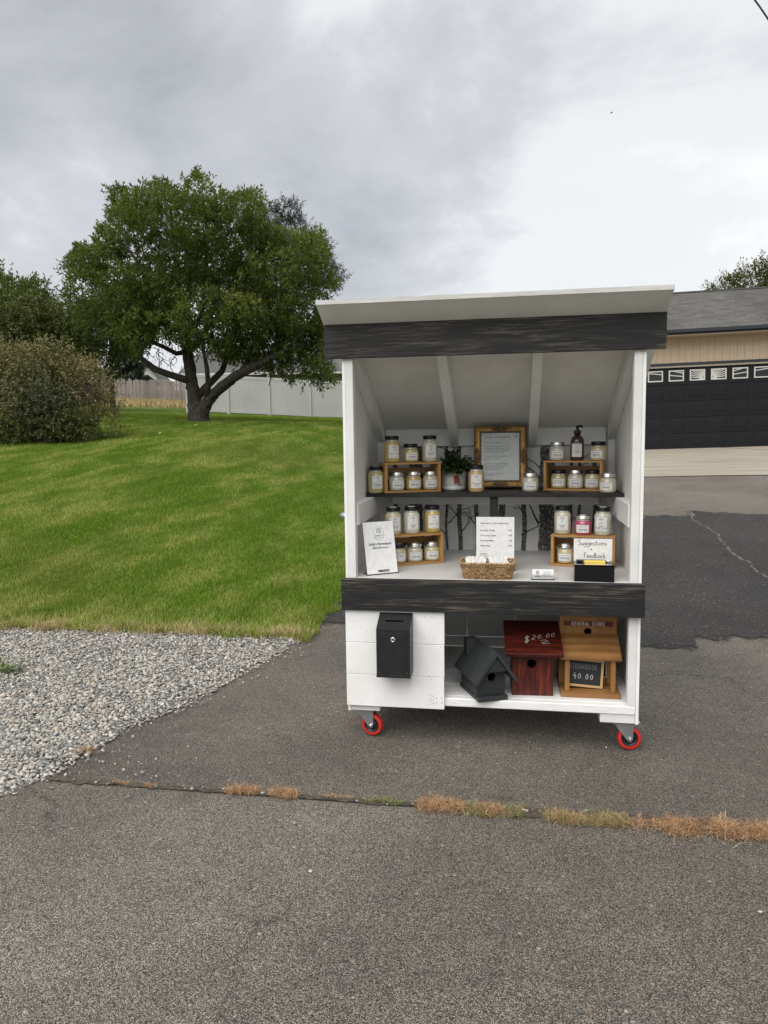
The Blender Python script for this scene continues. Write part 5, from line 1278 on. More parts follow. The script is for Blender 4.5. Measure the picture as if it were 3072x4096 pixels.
def chalk_sign():
    o = empty('chalkboard_sign', (.402, .138, ZF + .0205), R(2)); tag(o, 'small pine framed chalkboard leaning on the cedar birdhouse porch', 'sign')
    m = Matrix.Rotation(R(4.2), 4, 'Y') @ Matrix.Rotation(R(-9), 4, 'X'); w, h, b = .080, .122, .0105
    m = Matrix.Translation((0, 0, .007)) @ m
    F = G['frame_pine']
    MB().box((-w, -.006, 0), (w, 0, b), m, c=.0008).build('frame_rail', F, o); MB().box((-w, -.006, h - b), (w, 0, h), m, c=.0008).build('frame_rail', F, o)
    MB().box((-w, -.0062, b + .0002), (-w + b, 0, h - b - .0002), m, c=.0008).build('frame_stile', F, o); MB().box((w - b, -.0062, b + .0002), (w, 0, h - b - .0002), m, c=.0008).build('frame_stile', F, o)
    s = MB().box((-w + b, -.0035, b), (w - b, -.001, h - b), m).build('slate', G['slate_board'], o)
    t = MB(); q = lambda x, z: m @ Vector((x, -.0042, z)); hand(t, 'BIRDHOUSE', .0215, -.004, .077, q, .075, gap=.13); t.build('chalk_words', G['chalk_dim'], s)
    t = MB(); hand(t, '40.00', .027, -.002, .032, q, .075, gap=.22); t.build('chalk_price', G['chalk'], s)
chalk_sign()

# ------------------------------------------------------------------ garage
def garage():
    X0 = 4.306; o = empty('garage', (X0, 21, .782)); o.rotation_euler = (0, -.021, 0)
    tag(o, 'tan garage with dark panelled door and grey shingle roof', 'garage')
    DH = 2.47; xc = 6.03 - X0; DW = 2.44
    P = lambda lo, hi, n, m, par=o, c=0: MB().box(lo, hi, c=c).build(n, G[m], par)
    wall = P((-1.9, .05, -.1), (xc - DW - .12, .2, 3.45), 'wall', 'tan_siding'); P((xc - DW - .12, .05, DH + .1), (6.5, .2, 3.45), 'wall', 'tan_siding'); P((xc + DW + .12, .05, -.1), (6.5, .2, 3.45), 'wall', 'tan_siding')
    P((-1.9, .2, -.1), (-1.75, 7.5, 3.45), 'wall', 'tan_siding'); P((6.35, .2, -.1), (6.5, 7.5, 3.45), 'wall', 'tan_siding'); P((-1.75, 7.35, -.1), (6.35, 7.5, 3.45), 'wall', 'tan_siding')
    # siding boards above the door
    bw = .2095
    x = -1.86; k = 0
    while x < 6.4:
        P((x + .003, .036, DH + .135), (x + bw - .002, .05, 3.44), 'siding_board', 'tan_siding', wall, .003); x += bw; k += 1
    P((xc - DW - .35, .0, DH + .055), (6.5, .045, DH + .134), 'door_header', 'navy_trim'); P((xc - DW - .2, .012, DH), (xc + DW + .2, .049, DH + .054), 'header_strip', 'strip_beige')
    P((xc - DW - .18, .0, -.02), (xc - DW, .049, DH), 'door_jamb', 'navy_trim'); P((xc + DW, .0, -.02), (xc + DW + .18, .049, DH), 'door_jamb', 'navy_trim')
    # sectional door: five sections of eight raised panels, top row glazed
    door = empty('garage_door', (0, 0, 0)); door.parent = o
    rows = [(0.0, .475), (.48, .965), (.97, 1.455), (1.46, 1.945), (1.95, 2.468)]
    for z0, z1 in rows: P((xc - DW, .075, z0), (xc + DW, .115, z1 - .006), 'door_section', 'garage_door', door, .004)
    pw = 2 * DW / 8
    pm = None
    for r_, (z0, z1) in enumerate(rows[:4]):
        for k in range(8):
            a = xc - DW + k * pw + .055; b = a + pw - .11; lo, hi = z0 + .075, z1 - .085
            if pm is None:
                mb = MB(); w_, h_ = (b - a), (hi - lo); V = []
                for d, y in ((0, 0), (.012, -.006), (.028, .010), (.055, .010), (.075, -.007)):
                    V += [(d, y, d), (w_ - d, y, d), (w_ - d, y, h_ - d), (d, y, h_ - d)]
                F = [(4 * i + j, 4 * i + (j + 1) % 4, 4 * i + 4 + (j + 1) % 4, 4 * i + 4 + j) for i in range(4) for j in range(4)] + [(16, 17, 18, 19)]
                mb.add(V, F); pm = mb.mesh('panel'); pm.materials.append(G['garage_door'])
            ob = link('panel', pm, door); ob.location = (a, .0735, lo)
    # sunburst windows
    z0, z1 = 1.95 + .13, 2.468 - .10
    cxs, czs = xc, z0 + .02
    for k in range(8):
        a = xc - DW + k * pw + .105; b = a + pw - .21
        w = empty('window', (0, 0, 0)); w.parent = door
        P((a, .068, z0), (b, .0735, z1), 'pane', 'window_dark', w)
        fr = MB(); t = .035
        fr.box((a - t * .6, .055, z0 - t * .6), (b + t * .6, .072, z0 + t * .4)); fr.box((a - t * .6, .055, z1 - t * .4), (b + t * .6, .072, z1 + t * .6)); fr.box((a - t * .6, .0555, z0 + t * .4), (a + t * .4, .072, z1 - t * .4)); fr.box((b - t * .4, .0555, z0 + t * .4), (b + t * .6, .072, z1 - t * .4)); fr.build('window_frame', G['window_white'], w)
        ry = MB()
        # bars radiating from a point at the middle of the door
        for j in range(1, 24):
            an = math.pi * j / 24; dx, dz = math.cos(an), math.sin(an)
            side = 1 if (a + b) / 2 > xc else -1
            if dx * side <= 0: continue
            pts = []
            for s in np.linspace(.05, 3.2, 260):
                px, pz = cxs + dx * s, czs + dz * s
                if a < px < b and z0 < pz < z1: pts.append((px, pz))
            if len(pts) > 4 and (j % 2 == 0 or abs((a + b) / 2 - xc) < .5 or j in (1, 23, 3, 21)):
                p, q_ = pts[0], pts[-1]; L_ = math.dist(p, q_)
                if L_ < .06: continue
                m = Matrix.Translation(((p[0] + q_[0]) / 2, .062, (p[1] + q_[1]) / 2)) @ Matrix.Rotation(-math.atan2(q_[1] - p[1], q_[0] - p[0]), 4, 'Y')
                ry.box((-L_ / 2, -.004, -.013), (L_ / 2, .004, .013), m)
        if abs((a + b) / 2 - xc) < .5:
            s = 1 if (a + b) / 2 > xc else -1; x0_ = a if s > 0 else b
            ry.add([(x0_, .0605, z0)] + [(x0_ + s * .15 * math.cos(i * math.pi / 16), .0605, z0 + .15 * math.sin(i * math.pi / 16)) for i in range(9)], [tuple(range(10)) if s < 0 else tuple(range(10))[::-1]])
        if ry.v: ry.build('sunburst', G['window_white'], w)
    # roof
    y0, y1 = -.5, 3.5; zl, zh = 3.55, 5.27; X1, X2 = -2.3, 6.9
    rf = MB(); rf.prism([(y0, zl - .03), (y1, zh - .03), (2 * y1 - y0 + .1, zl - .05), (2 * y1 - y0 + .1, zl - .15), (y1, zh - .14), (y0, zl - .14)], X1, X2, 0); roof = rf.build('roof', G['roof_grey'], o)
    P((X1 - .05, y0 - .11, 3.44), (X2, y0 - .005, 3.535), 'gutter', 'navy_trim'); P((X1, y0, 3.36), (X2, .03, 3.385), 'soffit', 'tan_siding')
    P((X1, y0 - .004, 3.385), (X2, y0 + .02, 3.52), 'fascia', 'navy_trim')
    sl = math.atan2(zh - zl, y1 - y0); L_ = math.hypot(zh - zl, y1 - y0); ex = .143; n = int(L_ / ex)
    ms = []
    rr = random.Random(5)
    for v in range(5):
        mb = MB(); w = .30; mb.box((.003, -.012, .0), (w - .003, ex + .02, .006 + .003 * rr.random())); ms.append(mb.mesh('shingle')); ms[-1].materials.append(G['shingle'])
        at = ms[-1].attributes.new('rnd', 'FLOAT', 'POINT'); at.data.foreach_set('value', [rr.random()] * len(ms[-1].vertices))
    SV = []; cnt = 0; rest = MB(); rn = []
    for i in range(n):
        off = (i % 2) * .15 + .05 * math.sin(i * 2.4); x = X1 + off - .3
        while x < X2 - .05:
            y = y0 + math.cos(sl) * ex * i; z = zl + math.sin(sl) * ex * i - .022
            lx = max(x, X1)
            if .62 < x < 3.05 and cnt < 300:
                ob = link('shingle', ms[rr.randrange(5)], roof); ob.location = (x, y, z); ob.rotation_euler = (sl + .03, 0, 0); cnt += 1
            else:
                m = Matrix.Translation((x, y, z)) @ Matrix.Rotation(sl + .03, 4, 'X'); a0 = lx - x; a1 = min(.297, X2 - x)
                if a1 > a0 + .01: rest.box((a0 + .003, -.012, 0), (a1, ex + .02, .007), m); rn += [rr.random()] * 8
            x += .30
    me = rest.mesh('shingles'); at = me.attributes.new('rnd', 'FLOAT', 'POINT'); at.data.foreach_set('value', np.array(rn, np.float32)); me.materials.append(G['shingle'])
    ob = link('shingle_field', me, roof); ob['kind'] = 'stuff'
    P((X1, y1 - .09, zh - .03), (X2, y1 + .09, zh + .02), 'ridge_cap', 'roof_grey')
garage()

# ------------------------------------------------------------------ fences and far houses
def white_fence():
    o = empty('vinyl_fence', (0, 0, 0)); tag(o, 'long white vinyl privacy fence at the back of the lawn', 'fence')
    p0 = Vector((-15.2, 30.85)); p1 = Vector((-1.6, 33.0)); n = 7; d = (p1 - p0) / n
    L_ = d.length; ang = math.atan2(d.y, d.x)
    def fz(t): return lerp(2.58, 1.77, t)
    for i in range(n + 1):
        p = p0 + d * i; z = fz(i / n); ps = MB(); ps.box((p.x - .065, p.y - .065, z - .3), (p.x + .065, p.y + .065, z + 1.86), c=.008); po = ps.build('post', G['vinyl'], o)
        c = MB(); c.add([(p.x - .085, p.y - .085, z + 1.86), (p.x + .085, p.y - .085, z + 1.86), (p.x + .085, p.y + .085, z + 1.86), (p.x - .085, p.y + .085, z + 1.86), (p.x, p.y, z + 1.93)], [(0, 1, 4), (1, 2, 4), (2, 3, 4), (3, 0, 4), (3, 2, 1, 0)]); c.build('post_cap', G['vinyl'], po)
    for i in range(n):
        p = p0 + d * i; za, zb = fz(i / n), fz((i + 1) / n); m = Matrix.Translation((p.x, p.y, za)) @ Matrix.Rotation(ang, 4, 'Z'); sh = (zb - za) / L_
        m = m @ Matrix(((1, 0, 0, 0), (0, 1, 0, 0), (sh, 0, 1, 0), (0, 0, 0, 1)))
        pe = empty('panel', (0, 0, 0)); pe.parent = o; nb = 12; w = (L_ - .13) / nb
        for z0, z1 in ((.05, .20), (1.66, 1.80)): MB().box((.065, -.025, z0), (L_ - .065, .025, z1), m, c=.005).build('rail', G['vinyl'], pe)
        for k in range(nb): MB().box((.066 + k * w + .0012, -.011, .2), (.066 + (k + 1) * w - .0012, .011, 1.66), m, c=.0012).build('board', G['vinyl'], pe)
white_fence()
def wood_fence():
    o = empty('wooden_fence', (0, 0, 0)); tag(o, 'old weathered grey wooden picket privacy fence behind the dry grass', 'fence')
    p0 = Vector((-31.5, 44.9)); p1 = Vector((-15.0, 47.6)); L_ = (p1 - p0).length; ang = math.atan2((p1 - p0).y, (p1 - p0).x); n = int(L_ / .165); rr = random.Random(9)
    meshes = []
    for v in range(4):
        mb = MB(); w = .148; h = 1.62 + .04 * v; c_ = .035; mb.prism([(0, -.1), (w, -.1), (w, h - c_), (w - c_, h), (c_, h), (0, h - c_)], -.012, .012, 1); me = mb.mesh('picket'); me.materials.append(G['old_fence']); meshes.append(me)
    for i in range(n):
        t = i / n; p = p0 + (p1 - p0) * t; z = lerp(3.90, 3.50, t)
        ob = link('picket', meshes[rr.randrange(4)], o); ob.location = (p.x, p.y, z + rr.uniform(-.03, .03)); ob.rotation_euler = (0, rr.uniform(-.015, .015), ang)
    for dz in (.35, 1.3): mb = MB(); mb.tube([(p0.x, p0.y + .04, 3.90 + dz), (p1.x, p1.y + .04, 3.50 + dz)], .045, 4); mb.build('rail', G['old_fence'], o)
wood_fence()
def gable_house():
    o = empty('far_house', (-43.5, 82, 3.5)); o.rotation_euler = (0, 0, R(16)); tag(o, 'small white gabled house far behind the old wooden fence', 'house')
    w, h, pk, D = 1.55, 5.0, 6.75, 9
    m = MB(); m.prism([(-w, 0), (w, 0), (w, h), (0, pk), (-w, h)], 0, D, 1); m.build('wall', G['house_white'], o)
    for s in (-1, 1):
        r_ = MB(); a = math.atan2(pk - h, w); L_ = math.hypot(pk - h, w) + .35; ux, uz = s * math.cos(a), -math.sin(a); nx, nz = s * math.sin(a), math.cos(a)
        p = (0, pk + .02); q = (ux * L_, pk + .02 + uz * L_); r_.prism([p, q, (q[0] + nx * .2, q[1] + nz * .2), (0, pk + .02 + .2 / math.cos(a))], -.5, D + .4, 1); r_.build('roof', G['roof_grey'], o)
    MB().box((-.3, -.05, 4.2), (.3, .02, 5.1)).build('window', G['window_dark'], o)
    MB().prism([(2.0 - 9, 5.0), (-1.5, 5.0), (-1.5, 6.7), (-7.0, 6.6)], 2, 2.3, 1).build('wing_roof', G['roof_grey'], o)
    MB().box((-7.2, 2.35, 0), (-1.6, 8, 5.0)).build('wing_wall', G['house_white'], o)
gable_house()
def low_house():
    o = empty('far_shed', (-42.5, 73, 3.5)); tag(o, 'low grey roof seen over the old wooden fence beside bushes', 'shed')
    MB().box((-2.2, 0, 0), (2.2, 5, 4.1)).build('wall', G['house_white'], o)
    m = MB(); m.prism([(-.5, 4.12), (2.5, 4.95), (5.5, 4.12), (5.5, 4.0), (2.5, 4.82), (-.5, 4.0)], -2.6, 2.6, 0); m.build('roof', G['roof_grey'], o)
low_house()
def beige_house():
    o = empty('neighbour_house', (-11, 43, 2.2)); o.rotation_euler = (0, 0, R(9)); tag(o, 'beige neighbouring house with grey roof behind the white vinyl fence', 'house')
    MB().box((-9, 0, -.5), (6.5, 9, 3.15)).build('wall', G['house_beige'], o)
    for k in range(52): MB().box((-9 + k * .3, -.02, -.4), (-9 + k * .3 + .285, -.001, 3.1)).build('siding_board', G['house_beige'], o)
    m = MB(); m.prism([(-.6, 3.16), (4.5, 5.0), (9.6, 3.16), (9.6, 3.0), (4.5, 4.85), (-.6, 3.0)], -9.5, 7, 0); m.build('roof', G['roof_grey'], o)
    MB().box((-9.5, -.72, 2.98), (7, -.605, 3.12)).build('gutter', G['house_white'], o)
beige_house()

# ------------------------------------------------------------------ trees and shrubs
def leaf_quads(C_, D_, S_, L_, W_, rnd):
    """folded leaf of two triangles per leaf: base C, direction D, side S"""
    n = len(C_); mid = C_ + D_ * (L_ * .5)[:, None]
    nrm = np.cross(D_, S_)
    V = np.stack([C_, mid + S_ * (W_ / 2)[:, None] + nrm * (W_ * .18)[:, None], C_ + D_ * L_[:, None] - nrm * (L_ * .06)[:, None], mid - S_ * (W_ / 2)[:, None] + nrm * (W_ * .18)[:, None]], 1).reshape(-1, 3)
    o = (np.arange(n) * 4)[:, None]
    F = np.concatenate([o + np.array([[0, 1, 2]]), o + np.array([[0, 2, 3]])])
    return V, F, np.repeat(rnd, 4)
def unit(v): return v / (np.linalg.norm(v, axis=-1, keepdims=True) + 1e-9)
def foliage(name, shoots, dirs, per, L_, W_, shoot_len, mat, parent, rng, tone=None, droop=.25, spread=.9):
    n = len(shoots); t = np.tile(np.linspace(0, 1, per), n); idx = np.repeat(np.arange(n), per)
    sl = shoot_len * rng.uniform(.6, 1.3, n)
    c = shoots[idx] + dirs[idx] * (sl[idx] * t)[:, None] + np.array([0, 0, -1.0]) * (droop * sl[idx] * t * t)[:, None]
    rd = unit(rng.normal(size=(n * per, 3))); d = unit(dirs[idx] * .55 + rd * spread + np.array([0, 0, -.18]))
    s = unit(np.cross(d, rng.normal(size=(n * per, 3)) * .6 + np.array([0, 0, 1.0])))
    r_ = rng.beta(2, 2.4, n * per) if tone is None else np.clip(tone[idx] + rng.normal(0, .15, n * per), 0, 1)
    V, F, Rn = leaf_quads(c, d, s, L_ * rng.uniform(.6, 1.25, n * per), W_ * rng.uniform(.7, 1.2, n * per), r_)
    return np_mesh(name, V, F, G[mat], parent, Rn)
def in_poly(x, z, poly):
    ins = np.zeros(len(x), bool); n = len(poly)
    for i in range(n):
        x1, z1 = poly[i]; x2, z2 = poly[(i + 1) % n]
        c = ((z1 > z) != (z2 > z)); xi = (x2 - x1) * (z - z1) / ((z2 - z1) if z2 != z1 else 1e-9) + x1
        ins ^= c & (x < xi)
    return ins
def dense(pts, rad, k=5):
    P = [Vector(p) for p in pts]; out = []; rr_ = []
    for i in range(len(P) - 1):
        for j in range(k): t = j / k; out.append(P[i].lerp(P[i + 1], t)); rr_.append(lerp(rad[i], rad[i + 1], t))
    return out + [P[-1]], rr_ + [rad[-1]]
def main_tree():
    rng = np.random.default_rng(21); k = .00682
    base = np.array([-9.86, 19.8, 1.86]); o = empty('apple_tree', tuple(base)); tag(o, 'large spreading leafy green tree with forked dark trunk on the lawn', 'tree')
    g = lambda x, z, y=0.0: ((x - 940) * k, y, (1280 - z) * k)
    tr = MB()
    tr.tube(*dense([g(945, 1300), g(940, 1270), g(925, 1210), g(915, 1150, .05), g(905, 1080, .1), g(890, 1000, .2), g(868, 900, .3), g(850, 780, .3), g(838, 620, .4), g(832, 450, .3), g(840, 300)], [.42, .34, .24, .20, .19, .17, .14, .11, .08, .05, .02]), 18)
    tr.tube(*dense([g(955, 1290), g(955, 1250, -.05), g(985, 1200, -.1), g(1020, 1165, -.2), g(1080, 1128, -.4), g(1165, 1080, -.6), g(1280, 1035, -.8), g(1400, 990, -.9), g(1500, 900, -.9)], [.26, .24, .19, .17, .16, .15, .12, .08, .03]), 18)
    rj = np.random.default_rng(2); tr.v = [(p[0] + rj.normal(0, .014), p[1] + rj.normal(0, .014), p[2] + rj.normal(0, .01)) for p in tr.v]
    tr.build('trunk', G['bark'], o)
    def limb(pts, rad): m = MB(); m.tube([g(*p) for p in pts], rad, 9); m.build('limb', G['bark'], o)
    limb([(905, 1090, .05), (870, 1078, -.1), (820, 1060, -.3), (760, 1035, -.5), (705, 985, -.6), (692, 930, -.7), (640, 870, -.9), (540, 800, -1.1)], [.13, .12, .11, .10, .085, .07, .05, .02])
    limb([(700, 985, -.6), (715, 920, -.5), (720, 850, -.3), (650, 700, 0)], [.07, .06, .05, .02])
    limb([(925, 1180, 0), (960, 1120, .3), (1030, 1040, .6), (1055, 950, .8), (1090, 800, 1.0), (1120, 600, 1.2)], [.14, .12, .10, .085, .06, .02])
    limb([(985, 1190, -.1), (1025, 1120, -.5), (1045, 1040, -.9), (1050, 960, -1.2), (1000, 840, -1.6)], [.10, .085, .07, .05, .02])
    limb([(875, 950, .25), (840, 960, 0), (790, 930, -.2), (730, 905, -.2), (640, 900, .3), (480, 850, .6), (350, 760, .6)], [.085, .08, .07, .06, .05, .035, .015])
    limb([(1180, 1075, -.6), (1230, 980, -.2), (1300, 860, .3), (1380, 700, .4)], [.10, .08, .05, .02])
    limb([(868, 900, .3), (960, 780, .2), (1020, 600, -.2), (1010, 400, -.2)], [.08, .07, .045, .015]); limb([(850, 780, .3), (760, 640, -.4), (660, 480, -.6), (600, 300, -.5)], [.07, .06, .04, .015])
    limb([(1090, 800, 1.0), (1230, 640, .8), (1330, 480, .6)], [.05, .04, .015]); limb([(850, 860, .3), (700, 760, .9), (520, 600, 1.2), (400, 500, 1.0)], [.07, .055, .035, .015])
    # thin twigs in the gap under the crown
    tw = MB(); rr = random.Random(6)
    for q in range(46):
        x, z = rr.uniform(620, 880), rr.uniform(880, 1010); pts = [g(x, z, rr.uniform(-.8, .8))]
        for j in range(4): x += rr.uniform(-22, 22); z += rr.uniform(4, 22); pts.append((pts[0][0] + (x - 940) * k - pts[0][0], pts[0][1] + rr.uniform(-.05, .05), (1280 - z) * k))
        tw.tube(pts, [.014, .012, .009, .006, .003], 4)
    tw.build('twigs', G['bark'], o)
    poly = [(270, 500), (340, 425), (420, 430), (430, 330), (515, 330), (535, 200), (525, 135), (600, 130), (640, 165), (730, 130), (830, 140), (870, 200), (910, 120), (960, 85), (1010, 120), (1040, 180), (1140, 235), (1200, 215), (1270, 200), (1300, 260), (1290, 320), (1370, 370), (1400, 420), (1480, 420), (1540, 400), (1580, 450), (1600, 560), (1640, 680), (1600, 800), (1605, 960), (1615, 1090), (1560, 1145), (1480, 1125), (1400, 1125), (1380, 1070), (1280, 1055), (1200, 995), (1100, 1010), (1040, 955), (985, 980), (900, 935), (850, 940), (800, 890), (740, 880), (640, 950), (560, 915), (500, 860), (440, 850), (380, 870), (300, 850), (330, 760), (255, 660)]
    poly = [(945 + (x - 945) * .955, 640 + (z - 640) * (.90 if z < 640 else .965)) for x, z in poly]
    # clumps: Poisson-like centres filling the crown
    cen = []
    while len(cen) < 225:
        x = rng.uniform(250, 1640); z = rng.uniform(80, 1150)
        if not in_poly(np.array([x]), np.array([z]), poly)[0]: continue
        ctr = np.hypot((x - 940) / 690, (z - 560) / 520); half = 2.9 * math.sqrt(max(0.06, 1 - ctr * ctr))
        y = rng.uniform(-1, 1) * half
        p = np.array([(x - 940) * k - y * .43, y * .9, (1280 - z) * k])     # the crown is as deep as it is wide, seen a little from its side
        if all(np.linalg.norm(p - q[0]) > .50 for q in cen): cen.append((p, half))
        elif rng.uniform() < .004: cen.append((p, half))
    S = []; D = []; T = []
    cc = np.array([0.0, 0.0, (1280 - 640) * k])
    for p, half in cen:
        m = 62; r_ = rng.uniform(.42, .78); u_ = unit(rng.normal(size=(m, 3))); q = p + u_ * (r_ * rng.uniform(.35, 1, m) ** .5)[:, None] * np.array([1, 1, .72])
        out = unit(q - cc); dd = unit(u_ * .7 + out * .5 + np.array([0, 0, .35]))
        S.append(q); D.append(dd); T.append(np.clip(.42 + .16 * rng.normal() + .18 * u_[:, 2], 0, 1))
    S = np.concatenate(S); D = np.concatenate(D); T = np.concatenate(T)
    fs = 24 / (24 + S[:, 1] / .9)                # nearer boughs reach wider, so the outline is trimmed by depth
    px = (S[:, 0] + S[:, 1] * .478) / k * fs + 940; pz = 1361 - (81 + S[:, 2] / k) * fs
    gap = np.sin(S[:, 0] * 3.1 + 1.3 * np.sin(S[:, 1] * 2.3)) * np.sin(S[:, 2] * 3.4 + 1.1 * np.sin(S[:, 0] * 1.7)) * np.sin(S[:, 1] * 2.7 + .8)
    ok = in_poly(px, pz, poly) & (gap < .22 + .3 * rng.uniform(size=len(px)))
    S, D, T = S[ok], D[ok], T[ok]
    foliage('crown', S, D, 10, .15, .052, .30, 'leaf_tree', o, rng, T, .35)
    # upright water shoots along the top outline
    s2 = []; d2 = []
    for i in range(0, 31):
        a, b = poly[i], poly[i + 1]
        for j in range(14):
            t = rng.uniform(); x = lerp(a[0], b[0], t); z = lerp(a[1], b[1], t) + rng.uniform(20, 75); s2.append(((x - 940) * k * .94, rng.normal(0, .5), (1280 - z) * k - .50)); d2.append((rng.normal(0, .22) + (x - 940) / 2600, rng.normal(0, .2), 1))
    near = np.array([np.sort(np.linalg.norm(S - np.array(q), axis=1))[6] < .30 for q in s2])      # only shoots that grow out of the crown
    s2 = np.array(s2)[near]; d2 = np.array(d2)[near]
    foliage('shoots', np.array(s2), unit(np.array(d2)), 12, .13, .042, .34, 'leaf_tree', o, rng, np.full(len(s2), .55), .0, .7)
main_tree()
def simple_tree(name, label, base, blobs, mat, seed, n, per, L_, W_, sl, trunk_r, cat='tree', tone=.45, up=.35, droop=.2, group=None, bark='bark'):
    rng = np.random.default_rng(seed); o = empty(name, base); tag(o, label, cat, group)
    top = max(b[2] for b in blobs)
    t = MB(); t.tube([(0, 0, -.3), (.02, 0, top * .35), (blobs[0][0] * .5, 0, top * .8)], [trunk_r, trunk_r * .7, trunk_r * .2], 8); t.build('trunk', G[bark], o)
    lm = MB()
    for b in blobs: lm.tube([(0, 0, min(top * .3, b[2] * .5)), (b[0] * .5, b[1] * .5, b[2] * .75), (b[0], b[1], b[2])], [trunk_r * .4, trunk_r * .25, .01], 5)
    lm.build('limbs', G[bark], o)
    vol = np.array([b[3] * b[4] for b in blobs]); cnt = (n * vol / vol.sum()).astype(int); S = []; D = []; T = []
    for b, c in zip(blobs, cnt):
        u_ = unit(rng.normal(size=(c, 3))); r_ = rng.uniform(.25, 1, c) ** .5; lump = 1 + .30 * np.sin(u_[:, 0] * 7 + b[0]) * np.sin(u_[:, 2] * 6 + b[2] * 3) + .16 * np.sin(u_[:, 0] * 17 + b[2] * 9) * np.sin(u_[:, 2] * 15 + b[0] * 4)
        S.append(np.array(b[:3]) + u_ * (r_ * lump)[:, None] * np.array([b[3], b[3], b[4]])); D.append(unit(u_ + np.array([0, 0, up]))); T.append(np.clip(tone + .15 * np.sin(u_[:, 0] * 9 + u_[:, 2] * 7 + b[0] * 5) + .08 * u_[:, 2], 0, 1))
    foliage('crown', np.concatenate(S), np.concatenate(D), per, L_, W_, sl, mat, o, rng, np.concatenate(T), droop)
    return o
def gpt(x, y, dz=0): return (x, y, float(gz(x, y)) + dz)
# shrub bank on the left
simple_tree('shrub', 'big brownish overgrown shrub at left edge of the lawn', gpt(-11.6, 13.9), [(-.9, 0, 1.2, 1.1, 1.0), (.3, .1, 1.15, 1.0, 1.0), (-.2, -.2, 1.75, .8, .55), (.9, .2, 1.35, .8, .75), (-1.6, .1, 1.5, .9, .8), (.3, -.5, .6, 1.0, .6), (-1.0, -.6, .6, 1.0, .6), (.55, 0, 1.75, .45, .55), (-1.2, .1, 2.05, .5, .5), (-2.0, 0, 1.9, .6, .6)], 'leaf_shrub', 31, 4200, 9, .085, .036, .34, .07, 'shrub', .5, .6, bark='twig')
simple_tree('shrub', 'low dark green shrub in front of the brownish bushes', gpt(-10.75, 13.0), [(-.35, 0, .75, .55, .6), (.25, -.05, .6, .5, .55), (0, .1, 1.05, .4, .4)], 'leaf_blue', 32, 1100, 9, .07, .032, .16, .05, 'shrub', .45, .3, bark='twig')
simple_tree('shrub', 'twiggy reddish-brown shrub nearest the old wooden fence', gpt(-10.05, 13.75), [(0, 0, 1.15, .62, .75), (.25, 0, .5, .5, .5), (-.4, .1, 1.45, .45, .45)], 'leaf_shrub', 33, 900, 7, .07, .03, .28, .05, 'shrub', .62, 1.0, bark='twig')
simple_tree('shrub', 'low olive green bush at the foot of the shrub bank', gpt(-10.35, 12.95), [(0, 0, .4, .45, .42), (.45, .1, .42, .38, .42), (-.9, -.1, .35, .5, .35), (-1.7, -.1, .4, .6, .42)], 'leaf_olive', 34, 1300, 8, .06, .03, .13, .04, 'shrub', .55, .3, bark='twig')
def bare_twigs():
    o = empty('dead_twigs', gpt(-9.95, 13.6)); tag(o, 'bunch of bare grey twigs at the end of the shrub bank', 'twigs'); rr = random.Random(3); mb = MB()
    for i in range(70):
        x, y, z = rr.uniform(-.35, .3), rr.uniform(-.3, .3), rr.uniform(.3, 1.2); a = rr.uniform(-.5, .9); pts = []
        for j in range(5): pts.append((x, y, z)); x += .12 * math.sin(a) + rr.uniform(-.04, .04); z += .14; y += rr.uniform(-.04, .04)
        mb.tube(pts, [.008, .007, .005, .004, .002], 4)
    mb.build('stems', G['twig'], o)
bare_twigs()
simple_tree('olive_tree', 'loose olive green tree behind the brownish shrubs', gpt(-17.0, 21.5), [(0, 0, 2.8, 1.5, 1.2), (1.3, 0, 2.4, 1.1, 1.1), (-1.4, 0, 3.0, 1.3, 1.2), (.4, .3, 3.5, .9, .7), (1.8, .2, 3.0, .6, .7), (-.2, 0, 1.4, 1.6, 1.2)], 'leaf_olive', 41, 4200, 9, .13, .06, .28, .14, tone=.34)
simple_tree('maple_tree', 'dark rounded tree with reddish tips at the far left', gpt(-21.0, 27.5), [(-.3, 0, 4.3, 1.3, 1.3), (.9, 0, 3.7, .9, 1.1), (-1.3, 0, 3.6, 1.5, 1.6), (-1.5, 0, 5.2, .8, 1.0), (.2, 0, 4.9, .6, .8), (0, 0, 2.2, 1.7, 1.5)], 'leaf_tree', 42, 3800, 10, .15, .065, .34, .16, tone=.33, up=1.2, droop=0.)
def conifer(name, label, base, H, r0, seed, n, mat='leaf_pine', z0=.4, power=1.0, lumps=None):
    rng = np.random.default_rng(seed); o = empty(name, base); tag(o, label, 'tree')
    MB().tube([(0, 0, -.3), (0, 0, H * .5), (0, 0, H * .97)], [.16, .1, .02], 8).build('trunk', G['bark'], o)
    t = rng.uniform(0, 1, n) ** .8; z = z0 + (H - z0) * t; a = rng.uniform(0, 6.283, n); lay = 1 + .22 * np.sin(z * 5.5 + 2 * np.sin(a * 3)); rad = r0 * (1 - t) ** power * lay * rng.uniform(.35, 1, n) ** .4
    S = np.stack([rad * np.cos(a), rad * np.sin(a), z], -1); D = unit(np.stack([np.cos(a), np.sin(a), np.full(n, .55)], -1)); foliage('crown', S, D, 12, .17, .05, .34, mat, o, rng, np.clip(rng.normal(.45, .2, n), 0, 1), .15, .75)
conifer('arborvitae', 'dark columnar evergreen between the shrubs and the old wooden fence', gpt(-27.6, 48.0), 4.6, 1.25, 51, 2600, power=.45)
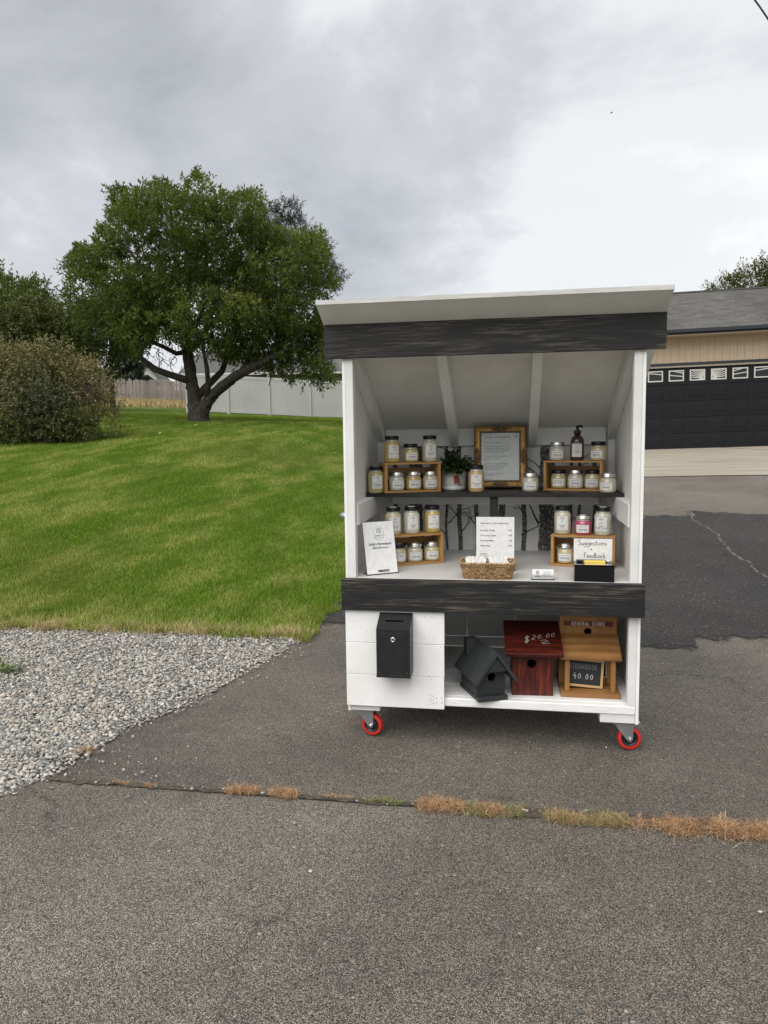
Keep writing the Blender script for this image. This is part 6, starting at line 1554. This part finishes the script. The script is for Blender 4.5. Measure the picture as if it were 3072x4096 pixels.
simple_tree('thicket_tree', 'dark leafy tree between the shrub bank and the spreading tree', gpt(-18.6, 30.0), [(0, 0, 3.6, 1.5, 1.3), (-1.3, 0, 3.6, 1.5, 1.6), (.4, 0, 4.4, 1.1, 1.0), (1.3, .2, 3.9, .8, .9), (-2.2, 0, 2.6, 1.2, 1.4)], 'leaf_tree', 43, 2600, 9, .16, .07, .3, .15, tone=.28)
simple_tree('pine_tree', 'dark pine rising behind the spreading tree', gpt(-11.6, 31.2 + 3), [(.6, 0, 10.0, .7, .6), (-.2, 0, 9.7, .75, .7), (.9, 0, 9.1, .8, .8), (-1.0, 0, 9.0, .8, .7), (1.9, 0, 8.0, .9, .9), (.2, 0, 8.0, 1.6, 1.0), (2.5, 0, 6.8, .9, 1.0), (-.5, 0, 6.4, 2.2, 1.3)], 'leaf_pine', 52, 2600, 12, .17, .03, .36, .2, tone=.4, up=.9, droop=0.)
simple_tree('garage_tree', 'green tree top showing above the garage roof', gpt(10.9, 34.2), [(-.9, 0, 6.7, .75, .65), (.2, 0, 7.1, .9, .8), (1.2, 0, 7.2, .9, .9), (-1.5, 0, 6.5, .4, .35), (.4, 0, 5.6, 1.7, 1.0), (2.2, 0, 6.6, 1.0, 1.0)], 'leaf_olive', 53, 1500, 10, .14, .06, .4, .16, tone=.5, up=.8, droop=.0)

# ------------------------------------------------------------------ sky things
def cable():
    m = MB(); p0, p1 = Vector((4.52, 12.8, 9.475)), Vector((4.84, 12.8, 9.02)); d = p1 - p0; pts = []
    for i in range(60):
        t = -14 + i * .5; q = p0 + d * t; pts.append((q.x, q.y, q.z + .0006 * (t - .5) ** 2))
    off = [(.012 * math.cos(i * .9), .0, .012 * math.sin(i * .9)) for i in range(60)]
    m.tube([(a[0] + b[0], a[1], a[2] + b[2]) for a, b in zip(pts, off)], .017, 8)
    o = m.build('overhead_cable', G['cable_black']); tag(o, 'black overhead cable crossing the top corner of the sky', 'cable')
cable()
def bird():
    o = empty('bird', (8.0, 62, 26.95)); tag(o, 'tiny dark bird flying high in the grey sky', 'bird')
    b = MB(); b.tube([(-.10, 0, 0), (-.05, 0, .01), (.03, 0, .01), (.08, 0, .02), (.11, 0, .015)], [.006, .028, .03, .018, .004], 8)
    for s in (-1, 1): b.add([(-.03, 0, .02), (.03, 0, .02), (.02, s * .12, .06), (-.04, s * .2, .03), (-.06, s * .1, .04)], [(0, 1, 2, 3, 4)])
    b.build('body', G['bird_dark'], o)
bird()
